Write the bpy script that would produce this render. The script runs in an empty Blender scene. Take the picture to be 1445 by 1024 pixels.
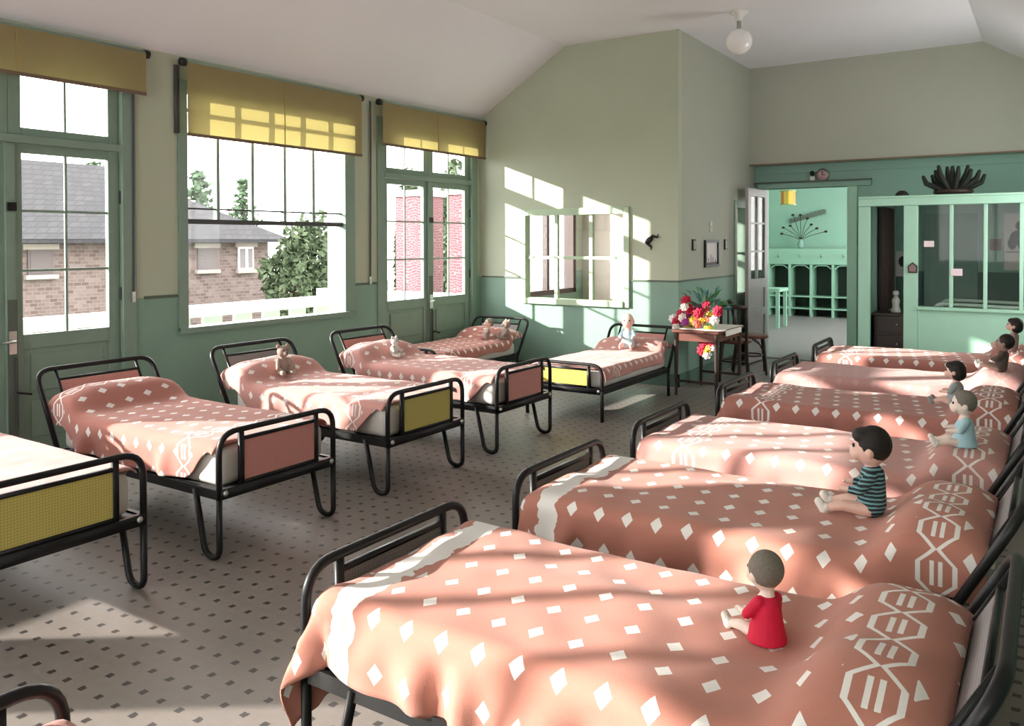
import bpy, math, random
from mathutils import Vector, Matrix, noise
random.seed(4)
scene = bpy.context.scene
COL = scene.collection
PI = math.pi

# ------------------------------------------------------------------ camera, world, sun, exposure
CX, CH = 6.079, 1.6
YAW, PITCH, ROLL, FPX, SYPX = 33.271, 0.832, -0.135, 1165.342, -154.66
def cam_axes():
    y, p, r = map(math.radians, (YAW, PITCH, ROLL))
    fw = Vector((-math.sin(y)*math.cos(p), math.cos(y)*math.cos(p), -math.sin(p)))
    rt = Vector((math.cos(y), math.sin(y), 0)); up = rt.cross(fw)
    return math.cos(r)*rt + math.sin(r)*up, -math.sin(r)*rt + math.cos(r)*up, fw
RT, UP, FW = cam_axes()
CAM = Vector((CX, 0, CH))
cd = bpy.data.cameras.new('camera'); cam = bpy.data.objects.new('camera', cd); COL.objects.link(cam)
mw = Matrix((RT, UP, -FW)).transposed().to_4x4(); mw.translation = CAM
cam.matrix_world = mw
cd.sensor_width = 36; cd.lens = 36*FPX/1445; cd.shift_y = SYPX/1445; cd.clip_start = 0.02; cd.clip_end = 300
scene.camera = cam
def at(u, v, axis, val):
    """photo pixel -> the point of that line of sight lying on a floor, wall or bed plane"""
    d = FW + RT*((u-722.5)/FPX) - UP*((v-512-SYPX)/FPX)
    i = 'XYZ'.index(axis)
    return CAM + d*((val-CAM[i])/d[i])

w = bpy.data.worlds.new('world'); scene.world = w; w.use_nodes = True
bg = w.node_tree.nodes['Background']
bg.inputs[0].default_value = (0.97, 0.93, 0.92, 1); bg.inputs[1].default_value = 5.5
SUN = Vector((1.0, 0.725, -0.365)).normalized()
sd = bpy.data.lights.new('sun', 'SUN'); so = bpy.data.objects.new('sun', sd); COL.objects.link(so)
so.rotation_euler = SUN.to_track_quat('-Z', 'Y').to_euler(); so.location = (-8, -6, 8)
sd.energy = 9.5; sd.angle = 0.012; sd.color = (1.0, 0.93, 0.86)
def portal(loc, rot, sx, sy):
    l = bpy.data.lights.new('window_portal', 'AREA'); l.shape = 'RECTANGLE'; l.size = sx; l.size_y = sy
    l.cycles.is_portal = True
    o = bpy.data.objects.new('window_portal', l); COL.objects.link(o); o.location = loc; o.rotation_euler = rot
scene.view_settings.view_transform = 'Standard'; scene.view_settings.look = 'None'
scene.view_settings.gamma = 1.0; scene.view_settings.use_curve_mapping = False
scene.view_settings.exposure = 0.88
scene.cycles.diffuse_bounces = 8; scene.cycles.max_bounces = 14; scene.cycles.transparent_max_bounces = 24
scene.cycles.caustics_reflective = False; scene.cycles.caustics_refractive = False

# ------------------------------------------------------------------ node helpers and materials
class X:
    """a socket (or number) with arithmetic that builds Math nodes"""
    def __init__(s, nt, v): s.nt, s.v = nt, v
    def op(s, o, *a, clamp=False):
        n = s.nt.nodes.new('ShaderNodeMath'); n.operation = o; n.use_clamp = clamp
        for i, q in enumerate((s,)+a):
            q = q.v if isinstance(q, X) else q
            if isinstance(q, (int, float)): n.inputs[i].default_value = q
            else: s.nt.links.new(q, n.inputs[i])
        return X(s.nt, n.outputs[0])
    def __add__(s, o): return s.op('ADD', o)
    def __sub__(s, o): return s.op('SUBTRACT', o)
    def __mul__(s, o): return s.op('MULTIPLY', o)
    def __truediv__(s, o): return s.op('DIVIDE', o)
    def __lt__(s, o): return s.op('LESS_THAN', o)
    def __gt__(s, o): return s.op('GREATER_THAN', o)
    def abs(s): return s.op('ABSOLUTE')
    def fract(s): return s.op('FRACT')
    def min(s, o): return s.op('MINIMUM', o)
    def max(s, o): return s.op('MAXIMUM', o)
    def inv(s): return X(s.nt, 1.0).op('SUBTRACT', s)

def new_mat(name):
    m = bpy.data.materials.new(name); m.use_nodes = True
    nt = m.node_tree; b = nt.nodes['Principled BSDF']
    return m, nt, b
def c4(c): return (c[0], c[1], c[2], 1)
def mixc(nt, fac, a, b):
    n = nt.nodes.new('ShaderNodeMix'); n.data_type = 'RGBA'
    for sock, q in ((n.inputs[0], fac), (n.inputs[6], a), (n.inputs[7], b)):
        q = q.v if isinstance(q, X) else q
        if isinstance(q, (int, float)): sock.default_value = q
        elif isinstance(q, (tuple, list)): sock.default_value = c4(q)
        else: nt.links.new(q, sock)
    return n.outputs[2]
def noise_n(nt, scale, detail=3, coord=None, rough=.55):
    n = nt.nodes.new('ShaderNodeTexNoise'); n.inputs['Scale'].default_value = scale
    n.inputs['Detail'].default_value = detail; n.inputs['Roughness'].default_value = rough
    if coord is None:
        g = nt.nodes.new('ShaderNodeTexCoord'); coord = g.outputs['Object']
    nt.links.new(coord, n.inputs['Vector'])
    return X(nt, n.outputs['Fac'])
def bump(nt, b, h, strength=.3, dist=.01):
    n = nt.nodes.new('ShaderNodeBump'); n.inputs['Strength'].default_value = strength; n.inputs['Distance'].default_value = dist
    nt.links.new(h.v, n.inputs['Height']); nt.links.new(n.outputs[0], b.inputs['Normal'])
MATS = {}
def mat(name, col, rough=.6, metal=0, var=.12, vscale=6, bscale=0, bstr=.2, spec=.35):
    if name in MATS: return MATS[name]
    m, nt, b = new_mat(name)
    b.inputs['Roughness'].default_value = rough; b.inputs['Metallic'].default_value = metal
    b.inputs['Specular IOR Level'].default_value = spec
    n = noise_n(nt, vscale, 4)
    lo = tuple(c*(1-var) for c in col); hi = tuple(min(1, c*(1+var)) for c in col)
    nt.links.new(mixc(nt, n, lo, hi), b.inputs['Base Color'])
    if bscale: bump(nt, b, noise_n(nt, bscale, 3), bstr, .004)
    MATS[name] = m
    return m
def world_pos(nt):
    g = nt.nodes.new('ShaderNodeNewGeometry'); s = nt.nodes.new('ShaderNodeSeparateXYZ')
    nt.links.new(g.outputs['Position'], s.inputs[0])
    return [X(nt, s.outputs[i]) for i in range(3)], g.outputs['Position']

WALL_UP = mat('paint_pale_olive', (.45, .49, .38), .75, var=.05, vscale=2.5, bscale=40, bstr=.06)
WALL_LO = mat('paint_mid_green', (.22, .345, .275), .5, var=.08, vscale=3, bscale=30, bstr=.06)
WALL_BEAM = mat('paint_beam', (.42, .43, .36), .75, var=.05, vscale=2)
WOOD_G = mat('green_gloss_woodwork', (.21, .295, .24), .42, var=.1, vscale=8)
WOOD_G2 = mat('mint_gloss_woodwork', (.38, .64, .50), .4, var=.06, vscale=5)
MINT_WALL = mat('paint_mint', (.36, .58, .47), .7, var=.06, vscale=3)
TEAL_WALL = mat('paint_teal', (.27, .44, .37), .7, var=.06, vscale=3)
DADO = mat('dado_dark', (.09, .12, .09), .5)
CEIL = mat('ceiling_paint', (.86, .84, .90), .85, var=.04, vscale=1.2)
BLACK = mat('black_enamel', (.010, .010, .011), .4, var=.2, spec=.3)
GREYIRON = mat('grey_iron', (.06, .06, .062), .5)
WHITE = mat('white_paint', (.8, .78, .75), .5, var=.03)
PLASTER = mat('cream_plaster', (.70, .60, .53), .8, var=.06)
SHEET = mat('white_sheet', (.62, .60, .57), .85, var=.1, vscale=9, bscale=14, bstr=.4)
DARKWOOD = mat('dark_wood', (.035, .02, .016), .4, var=.35, vscale=14)
BROWNWOOD = mat('brown_wood', (.14, .05, .035), .42, var=.3, vscale=14)
CHROME = mat('worn_metal', (.5, .5, .48), .3, metal=.9)
SKIN = mat('doll_skin', (.76, .50, .42), .5, var=.05)
SKINP = mat('doll_pale_skin', (.82, .68, .60), .5, var=.05)
HAIRD = mat('dark_doll_hair', (.018, .015, .014), .6, var=.4, vscale=40, bscale=60, bstr=.5)
HAIRG = mat('grey_brown_doll_hair', (.19, .17, .14), .75, var=.4, vscale=40, bscale=70, bstr=.6)
RED = mat('red_dress', (.62, .01, .05), .7, var=.1, vscale=12)
BLUE = mat('pale_blue_cloth', (.38, .58, .66), .8, var=.1)
WHITEC = mat('white_cloth', (.80, .77, .72), .85, var=.05)
GREYC = mat('grey_cloth', (.28, .28, .28), .85, var=.15, vscale=20)
FUR = mat('beige_plush', (.34, .26, .22), .95, var=.35, vscale=45, bscale=90, bstr=.9)
FURW = mat('white_plush', (.72, .68, .64), .95, var=.12, vscale=45, bscale=90, bstr=.8)
FURD = mat('dark_plush', (.12, .09, .08), .95, var=.35, vscale=45, bscale=90, bstr=.9)

def glass_mat():
    m, nt, b = new_mat('window_glass'); nt.nodes.remove(b)
    out = nt.nodes['Material Output']
    t = nt.nodes.new('ShaderNodeBsdfTransparent'); t.inputs[0].default_value = (.96, .97, .96, 1)
    g = nt.nodes.new('ShaderNodeBsdfGlossy'); g.inputs['Roughness'].default_value = .03
    f = nt.nodes.new('ShaderNodeLayerWeight'); f.inputs['Blend'].default_value = .5
    fac = X(nt, f.outputs['Facing']).op('POWER', 4.0)*.35+.008
    mx = nt.nodes.new('ShaderNodeMixShader')
    nt.links.new(fac.v, mx.inputs[0]); nt.links.new(t.outputs[0], mx.inputs[1]); nt.links.new(g.outputs[0], mx.inputs[2])
    nt.links.new(mx.outputs[0], out.inputs[0])
    return m
GLASS = glass_mat()
def blind_mat():
    m, nt, b = new_mat('ochre_blind_cloth'); nt.nodes.remove(b)
    out = nt.nodes['Material Output']
    n = noise_n(nt, 5, 4); col = mixc(nt, n, (.33, .265, .14), (.41, .33, .18))
    d = nt.nodes.new('ShaderNodeBsdfDiffuse'); t = nt.nodes.new('ShaderNodeBsdfTranslucent')
    nt.links.new(col, d.inputs[0]); t.inputs[0].default_value = (.44, .37, .13, 1)
    mx = nt.nodes.new('ShaderNodeMixShader'); mx.inputs[0].default_value = .30
    nt.links.new(d.outputs[0], mx.inputs[1]); nt.links.new(t.outputs[0], mx.inputs[2]); nt.links.new(mx.outputs[0], out.inputs[0])
    return m
BLIND = blind_mat()

def floor_mat():
    m, nt, b = new_mat('speckled_tile'); (px, py, pz), pos = world_pos(nt)
    P = .104
    fx = ((px/P).fract()-.5).abs()*P; fy = ((py/P).fract()-.5).abs()*P
    n1 = noise_n(nt, 60, 3, pos)
    dot = (fx.max(fy)+(n1-.5)*.012) < .0135
    grout = ((fx-(P/2)).abs().min((fy-(P/2)).abs())) < .0012
    n2 = noise_n(nt, 1.6, 5, pos); n3 = noise_n(nt, 25, 3, pos)
    base = mixc(nt, n2, (.215, .19, .172), (.30, .268, .245))
    base = mixc(nt, n3*.5, base, (.18, .155, .14))
    base = mixc(nt, grout*.25, base, (.16, .14, .13))
    nt.links.new(mixc(nt, dot*.9, base, (.035, .03, .03)), b.inputs['Base Color'])
    b.inputs['Roughness'].default_value = .42; b.inputs['Specular IOR Level'].default_value = .4
    bump(nt, b, n1, .05, .003)
    return m
FLOOR = floor_mat()

S_FOOT = 1.30            # cloth length between the two chain borders (m)
def spread_mat(name, base, mark, solid=False, sunlit=False, border=True):
    S_FOOT = 1.44 if solid else 1.30
    m, nt, b = new_mat(name)
    uvn = nt.nodes.new('ShaderNodeUVMap'); sp = nt.nodes.new('ShaderNodeSeparateXYZ'); nt.links.new(uvn.outputs[0], sp.inputs[0])
    s, t = X(nt, sp.outputs[0]), X(nt, sp.outputs[1])
    PA, PB = .118, .136
    row = (t/PB).op('FLOOR')
    a = ((s/PA+row*.22).fract()-.5).abs()*PA; c = ((t/PB).fract()-.5).abs()*PB
    dia = (a/.0235+c/.030) < 1.0
    def chain(c0):
        q = (s-c0).abs(); tau = (t/.145).fract()
        k = tau.min(tau.inv())*3.4
        hw = k.min(1.0)*.046+.006
        line = ((q-hw).abs() < .0072)
        core = ((q-.012).abs() < .0062)*(k > .8)
        return line.max(core), q < .068
    ch1, z1 = chain(0.0); ch2, z2 = chain(S_FOOT)
    if solid: ch2 = ((s-S_FOOT).abs()+(noise_n(nt, 7)-.5)*.16) < .05
    pat = dia*(z1.max(z2).inv())
    if border: pat = pat.max(ch1).max(ch2)
    wv = noise_n(nt, 260, 1, uvn.outputs[0]); n = noise_n(nt, 3.5, 4)
    bc = mixc(nt, n, tuple(q*.86 for q in base), tuple(min(1, q*1.12) for q in base))
    bc = mixc(nt, wv*.35, bc, tuple(q*.62 for q in base))
    if sunlit: pat = pat*.12  # diamonds nearly erased, as if overexposed by sun
    mk = mixc(nt, wv*.3, mark, tuple(q*.8 for q in mark))
    nt.links.new(mixc(nt, pat, bc, mk), b.inputs['Base Color'])
    b.inputs['Roughness'].default_value = .92; b.inputs['Specular IOR Level'].default_value = .12
    b.inputs['Sheen Weight'].default_value = .15
    bump(nt, b, wv, .25, .003)
    return m
ROSE = (.46, .195, .160); MARK = (.82, .78, .76); SUNLIT_PINK = (.57, .31, .29)
SPREAD = spread_mat('rose_diamond_bedspread', ROSE, MARK)
SPREAD_B = spread_mat('rose_bedspread_with_blown_out_foot_band', (.52, .225, .172), (.86, .83, .80), solid=True)  # solid band paints the foot chain as overexposed white
SPREAD_P = spread_mat('sunlit_pink_bedspread', SUNLIT_PINK, MARK, sunlit=True)  # rose diamond cloth painted as blown out by sunlight
SPREAD_L = spread_mat('sunlit_rose_bedspread', (.56, .285, .255), (.80, .74, .71))  # same rose cloth, sunlight put into a paler base and softer diamonds

def panel_mat(name, col):
    m, nt, b = new_mat(name)
    tc = nt.nodes.new('ShaderNodeTexCoord'); sp = nt.nodes.new('ShaderNodeSeparateXYZ'); nt.links.new(tc.outputs['Object'], sp.inputs[0])
    y, z = X(nt, sp.outputs[1]), X(nt, sp.outputs[2])
    g = ((y/.0125).fract() < .22).max((z/.0125).fract() < .22)
    nt.links.new(mixc(nt, g*.55, col, tuple(q*.45 for q in col)), b.inputs['Base Color']); b.inputs['Roughness'].default_value = .7
    return m
PAN_Y = panel_mat('yellow_woven_panel', (.56, .47, .13)); PAN_P = panel_mat('pink_woven_panel', (.62, .27, .24)); PAN_G = panel_mat('grey_woven_panel', (.30, .27, .27))
PAN_YB = panel_mat('bright_yellow_panel', (.62, .49, .07))

# ------------------------------------------------------------------ mesh helpers
class MB:
    def __init__(s): s.v, s.f, s.m, s.uv = [], [], [], None
    def add(s, vs, fs, mi=0):
        o = len(s.v); s.v += [tuple(q) for q in vs]; s.f += [tuple(i+o for i in q) for q in fs]; s.m += [mi]*len(fs); return s
    def bx(s, x0, x1, y0, y1, z0, z1, mi=0):
        vs = [(x, y, z) for x in (x0, x1) for y in (y0, y1) for z in (z0, z1)]
        return s.add(vs, [(0, 1, 3, 2), (4, 6, 7, 5), (0, 4, 5, 1), (2, 3, 7, 6), (0, 2, 6, 4), (1, 5, 7, 3)], mi)
    def rbox(s, c, size, rot, mi=0):
        vs = [Vector(c)+rot @ Vector((a*size[0]/2, b_*size[1]/2, d*size[2]/2)) for a in (-1, 1) for b_ in (-1, 1) for d in (-1, 1)]
        return s.add(vs, [(0, 1, 3, 2), (4, 6, 7, 5), (0, 4, 5, 1), (2, 3, 7, 6), (0, 2, 6, 4), (1, 5, 7, 3)], mi)
    def tube(s, path, r, n=8, mi=0, closed=False):
        P = [Vector(q) for q in path]; R = r if isinstance(r, (list, tuple)) else [r]*len(P)
        vs, fs = [], []; prev = None
        for i, q in enumerate(P):
            if closed: t = P[(i+1) % len(P)]-P[i-1]
            else: t = P[min(i+1, len(P)-1)]-P[max(i-1, 0)]
            t.normalize()
            if prev is None:
                a = Vector((0, 0, 1)) if abs(t.z) < .9 else Vector((1, 0, 0))
                u = t.cross(a).normalized()
            else: u = (prev-t*prev.dot(t)).normalized()
            prev = u; w_ = t.cross(u)
            for k in range(n):
                an = 2*PI*k/n; vs.append(q+(u*math.cos(an)+w_*math.sin(an))*R[i])
        L = len(P)
        for i in range(L if closed else L-1):
            for k in range(n):
                a, b_ = i*n+k, i*n+(k+1) % n; c, d = ((i+1) % L)*n+(k+1) % n, ((i+1) % L)*n+k
                fs.append((a, b_, c, d))
        if not closed: fs += [tuple(range(n-1, -1, -1)), tuple(range((L-1)*n, L*n))]
        return s.add(vs, fs, mi)
    def ell(s, c, r, nu=14, nv=9, mi=0, rot=None, z0=-1, z1=1):
        r = r if isinstance(r, (tuple, list)) else (r, r, r); vs, fs = [], []; rot = rot or Matrix.Identity(3)
        a0, a1 = math.asin(z0), math.asin(z1)
        for j in range(nv+1):
            ph = a0+(a1-a0)*j/nv
            for i in range(nu):
                th = 2*PI*i/nu
                vs.append(Vector(c)+rot @ Vector((r[0]*math.cos(ph)*math.cos(th), r[1]*math.cos(ph)*math.sin(th), r[2]*math.sin(ph))))
        for j in range(nv):
            for i in range(nu): fs.append((j*nu+i, j*nu+(i+1) % nu, (j+1)*nu+(i+1) % nu, (j+1)*nu+i))
        fs += [tuple(range(nu-1, -1, -1)), tuple(range(nv*nu, nv*nu+nu))]
        return s.add(vs, fs, mi)
    def cap(s, p0, p1, r0, r1, n=10, mi=0):
        p0, p1 = Vector(p0), Vector(p1); d = (p1-p0).normalized(); path, rr = [], []
        for k in range(4): a = PI/2*(1-k/3); path.append(p0-d*r0*math.sin(a)*.98); rr.append(max(1e-4, r0*math.cos(a)))
        for k in range(4): a = PI/2*k/3; path.append(p1+d*r1*math.sin(a)*.98); rr.append(max(1e-4, r1*math.cos(a)))
        return s.tube(path, rr, n, mi)
    def lathe(s, prof, c=(0, 0, 0), n=16, mi=0):
        vs, fs = [], []
        for r, z in prof:
            for k in range(n): vs.append((c[0]+r*math.cos(2*PI*k/n), c[1]+r*math.sin(2*PI*k/n), c[2]+z))
        for j in range(len(prof)-1):
            for k in range(n): fs.append((j*n+k, j*n+(k+1) % n, (j+1)*n+(k+1) % n, (j+1)*n+k))
        fs += [tuple(range(n-1, -1, -1)), tuple(range((len(prof)-1)*n, len(prof)*n))]
        return s.add(vs, fs, mi)
    def prism(s, poly, axis, a, b_, mi=0):
        def mk(p, q): return (q, p[0], p[1]) if axis == 'X' else ((p[0], q, p[1]) if axis == 'Y' else (p[0], p[1], q))
        n = len(poly); vs = [mk(p, a) for p in poly]+[mk(p, b_) for p in poly]
        fs = [tuple(range(n)), tuple(range(2*n-1, n-1, -1))]+[(i, n+i, n+(i+1) % n, (i+1) % n) for i in range(n)]
        return s.add(vs, fs, mi)
    def mesh(s, name, mats, smooth=False):
        me = bpy.data.meshes.new(name); me.from_pydata(s.v, [], s.f)
        for q in (mats if isinstance(mats, (list, tuple)) else [mats]): me.materials.append(q)
        for p, i in zip(me.polygons, s.m): p.material_index = i; p.use_smooth = smooth
        if s.uv:
            l = me.uv_layers.new(name='UVMap')
            for lp in me.loops: l.data[lp.index].uv = s.uv[lp.vertex_index]
        me.validate(); me.update()
        if not s.uv:
            import bmesh
            bm = bmesh.new(); bm.from_mesh(me); bmesh.ops.recalc_face_normals(bm, faces=bm.faces); bm.to_mesh(me); bm.free()
        return me
    def build(s, name, mats, parent=None, smooth=False, bevel=0):
        return link(name, s.mesh(name, mats, smooth), parent, bevel)
def link(name, me, parent=None, bevel=0):
    o = bpy.data.objects.new(name, me); COL.objects.link(o)
    if parent is not None: o.parent = parent
    if bevel:
        b = o.modifiers.new('bevel', 'BEVEL'); b.width = bevel; b.segments = 2; b.limit_method = 'ANGLE'
    return o
def tag(o, label=None, cat=None, group=None, kind=None):
    for k, q in (('label', label), ('category', cat), ('group', group), ('kind', kind)):
        if q: o[k] = q
    return o
def thing(name, label, cat, loc=(0, 0, 0), rz=0, group=None):
    o = bpy.data.objects.new(name, None); COL.objects.link(o); o.location = loc; o.rotation_euler = (0, 0, rz); o.empty_display_size = .1
    return tag(o, label, cat, group)
def struct(name, mb, mats, parent=None, smooth=False, bevel=0):
    o = mb.build(name, mats, parent, smooth, bevel)
    if parent is None: o['kind'] = 'structure'
    return o
def struct_root(name, loc=(0, 0, 0)):
    o = bpy.data.objects.new(name, None); COL.objects.link(o); o.location = loc; o['kind'] = 'structure'; return o
def rpath(pts, r, seg=6):
    """polyline with rounded corners"""
    P = [Vector(q) for q in pts]; out = [P[0]]
    for i in range(1, len(P)-1):
        a, b_, c = P[i-1], P[i], P[i+1]; d1 = (a-b_); d2 = (c-b_)
        k = min(r, d1.length*.49, d2.length*.49); p0 = b_+d1.normalized()*k; p2 = b_+d2.normalized()*k
        for j in range(seg+1):
            t = j/seg; out.append(p0*(1-t)**2+b_*2*t*(1-t)+p2*t*t)
    out.append(P[-1]); return out
def baked(mb, mats, voxel, smooth_it=4, name='body'):
    """several overlapping shapes fused into one continuous surface"""
    me = mb.mesh(name, mats, True); o = bpy.data.objects.new(name, me); COL.objects.link(o)
    r = o.modifiers.new('r', 'REMESH'); r.mode = 'VOXEL'; r.voxel_size = voxel; r.use_smooth_shade = True
    s = o.modifiers.new('s', 'SMOOTH'); s.iterations = smooth_it; s.factor = .5
    dg = bpy.context.evaluated_depsgraph_get(); out = bpy.data.meshes.new_from_object(o.evaluated_get(dg))
    bpy.data.objects.remove(o); out.name = name
    if not out.materials: out.materials.append(mats)
    for p in out.polygons: p.use_smooth = True
    return out

# ------------------------------------------------------------------ room shell
YB, XC, YB2, YW = 8.543, 2.649, 11.05, 11.30        # back wall, corner, beam wall, door wall
ZW, ZC0, ZC1, XR = 1.156, 3.146, 3.905, 6.60        # dado, eaves, flat ceiling, right wall
XA, XB = 1.227, 5.376                               # folds of the ceiling
YR = -4.0                                           # wall behind the camera
def holed(mb, axis, p0, p1, a0, a1, z0, z1, holes, zsplit=None):
    """slab between p0..p1 on axis, spanning a0..a1 sideways and z0..z1, with rectangular holes"""
    A = sorted({a0, a1, *[h[0] for h in holes], *[h[1] for h in holes]})
    Z = sorted({z0, z1, *([zsplit] if zsplit else []), *[h[2] for h in holes], *[h[3] for h in holes]})
    A = [q for q in A if a0 <= q <= a1]; Z = [q for q in Z if z0 <= q <= z1]
    for i in range(len(A)-1):
        for j in range(len(Z)-1):
            ca, cz = (A[i]+A[i+1])/2, (Z[j]+Z[j+1])/2
            if any(h[0] < ca < h[1] and h[2] < cz < h[3] for h in holes): continue
            mi = 1 if (zsplit and cz < zsplit) else 0
            if axis == 'X': mb.bx(p0, p1, A[i], A[i+1], Z[j], Z[j+1], mi)
            else: mb.bx(A[i], A[i+1], p0, p1, Z[j], Z[j+1], mi)
    return mb
struct('floor', MB().bx(-.2, XR+.1, YR-.1, 18.5, -.12, 0), FLOOR)
TOP = 2.95
OPEN = [(1.97, 3.83, 0, TOP), (4.21, 6.27, .86, TOP), (6.62, 8.45, 0, TOP), (-.38, 1.62, .86, TOP), (-2.95, -.72, .86, TOP)]
VER = (8.78, 11.0, .85, 2.9)
struct('wall_left', holed(MB(), 'X', -.2, 0, YR, 11.4, 0, ZC0, OPEN+[VER], ZW), [WALL_UP, WALL_LO])
FILL_RWIN = (8.55, 9.85, 1.0, 2.95)  # added unseen window, brightens the far end of the room
struct('wall_right', holed(MB(), 'X', XR, XR+.15, YR, 12.4, 0, ZC0+.1, [FILL_RWIN], ZW), [WALL_UP, WALL_LO])
portal((XR+.16, 9.2, 1.975), (0, PI/2, 0), 1.95, 1.3)
REAR_FILL = [(.4, 3.1, 1.0, 3.05), (3.5, 6.2, 1.0, 3.05)]  # windows added behind the camera for daylight fill
struct('wall_rear', holed(MB(), 'Y', YR-.15, YR, 0, XR, 0, ZC1, REAR_FILL, ZW), [WALL_UP, WALL_LO])
struct('wall_sun_screen', MB().bx(-.95, -.35, -10.5, -4.3, -4, 6.5), WALL_UP)  # added unseen screen, keeps sun out of the rear fill windows
for x0, x1, z0, z1 in REAR_FILL: portal(((x0+x1)/2, YR-.16, (z0+z1)/2), (PI/2, 0, PI), x1-x0, z1-z0)
# internal window of the back wall
IW = (.657, 2.03, .895, 1.94)
b = holed(MB(), 'Y', YB, YB+.1, 0, XC, 0, ZC0, [IW], ZW)
b.prism([(0, ZC0), (XC, ZC0), (XC, ZC1), (XA, ZC1)], 'Y', YB, YB+.1)
struct('wall_back', b, [WALL_UP, WALL_LO])
RW = (10.46, 10.9, .90, 2.06)
struct('wall_return', holed(MB(), 'X', XC-.1, XC, YB+.1, 11.4, 0, ZC1, [RW], ZW), [WALL_BEAM, WALL_LO])
b = MB().bx(XC, XR, YB2, YB2+.25, 2.61, ZC0); b.prism([(XC, ZC0), (XR, ZC0), (XB, ZC1), (XC, ZC1)], 'Y', YB2, YB2+.25)
struct('wall_beam', b, WALL_BEAM)
DW = (2.79, 3.86, 0, 2.30)
b = holed(MB(), 'Y', YW, YW+.12, XC, 4.24, 0, 2.61, [DW]); b.bx(4.24, XR, YW, YW+.12, 2.07, 2.61)
struct('wall_door', b, TEAL_WALL)
b = MB(); t = .08
b.prism([(0, ZC0), (XA, ZC1), (XB, ZC1), (XR, ZC0), (XR+.1, ZC0+t), (XB, ZC1+t), (XA, ZC1+t), (-.2, ZC0+t)], 'Y', YR-.1, YB2+.2)
struct('ceiling', b, CEIL)
tr = MB()
struct('trim_1', MB().bx(0, .012, 3.9, 4.2, ZW-.012, ZW+.012).bx(0, .012, 6.28, 6.6, ZW-.012, ZW+.012), DADO)
struct('trim_2', MB().bx(0.02, .60, YB-.012, YB, ZW-.010, ZW+.010).bx(2.09, XC+.012, YB-.012, YB, ZW-.010, ZW+.010), DADO)
struct('trim_3', MB().bx(XC, XC+.012, YB, RW[0]-.05, ZW-.010, ZW+.010), DADO)
struct('trim_4', MB().bx(XC, XR, YB2-.015, YB2, 2.605, 2.622), mat('trim_tan', (.22, .15, .11), .6))
struct('trim_5', MB().bx(XC, XR, YW-.03, YW, 2.50, 2.56), TEAL_WALL)
bb = mat('baseboard_green', (.10, .17, .135), .5)
struct('baseboard_back', MB().bx(0, XC+.015, YB-.015, YB, 0, .14), bb)
struct('baseboard_return', MB().bx(XC, XC+.015, YB-.015, 11.3, 0, .14), bb)
struct('baseboard_left', MB().bx(0, .015, 3.83, 6.62, 0, .14), bb)

# glazing -------------------------------------------------------------
def pane_x(parent, y0, y1, z0, z1, x=-.05): MB().bx(x-.002, x+.002, y0, y1, z0, z1).build('pane', GLASS, parent)
def bar_x(parent, y0, y1, z0, z1, d=.035, x=-.05, name='muntin', m=None): return MB().bx(x-d/2, x+d/2, y0, y1, z0, z1).build(name, m or WOOD_G, parent)
def big_window(name, y0, y1, ys, right=.14):
    o = struct_root(name, (0, y0, .86)); Z0, Z1 = .86, TOP
    f = MB(); a, c = y0+.085, y1-right
    f.bx(-.12, .02, y0, a, Z0, Z1).bx(-.12, .02, c, y1, Z0, Z1).bx(-.12, .02, a, c, 2.86, Z1).bx(-.12, .05, y0, y1, Z0-.02, Z0+.025)
    fr = f.build('window_frame', WOOD_G, None); fr.parent = o; fr.matrix_parent_inverse = Matrix.Translation((0, -y0, -.86))
    kids = []
    kids.append(bar_x(None, a, c, 1.755, 1.795, .06, name='transom_bar', m=GREYIRON))
    kids.append(bar_x(None, a, c, 1.878, 1.892, .03, m=GREYIRON)); kids.append(bar_x(None, a, c, 2.70, 2.73, .03))
    for q in ys: kids.append(bar_x(None, q-.016, q+.016, 1.795, 2.86, .05))
    pn = [(a, c, Z0+.02, 1.757)]
    e = [a]+list(ys)+[c]
    for i in range(len(e)-1):
        for z0, z1 in ((1.80, 1.88), (1.89, 2.70), (2.73, 2.86)): pn.append((e[i]+.014, e[i+1]-.014, z0, z1))
    for q in pn: kids.append(MB().bx(-.052, -.048, *q).build('pane', GLASS, None))
    for k in kids: k.parent = o; k.matrix_parent_inverse = Matrix.Translation((0, -y0, -.86))
    return o
big_window('window_1', 4.21, 6.27, (4.63, 5.003, 5.38, 5.742))
big_window('window_2', -.38, 1.62, (.03, .41, .80, 1.18))
big_window('window_3', -2.95, -.72, (-2.42, -1.97, -1.55, -1.15))

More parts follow.
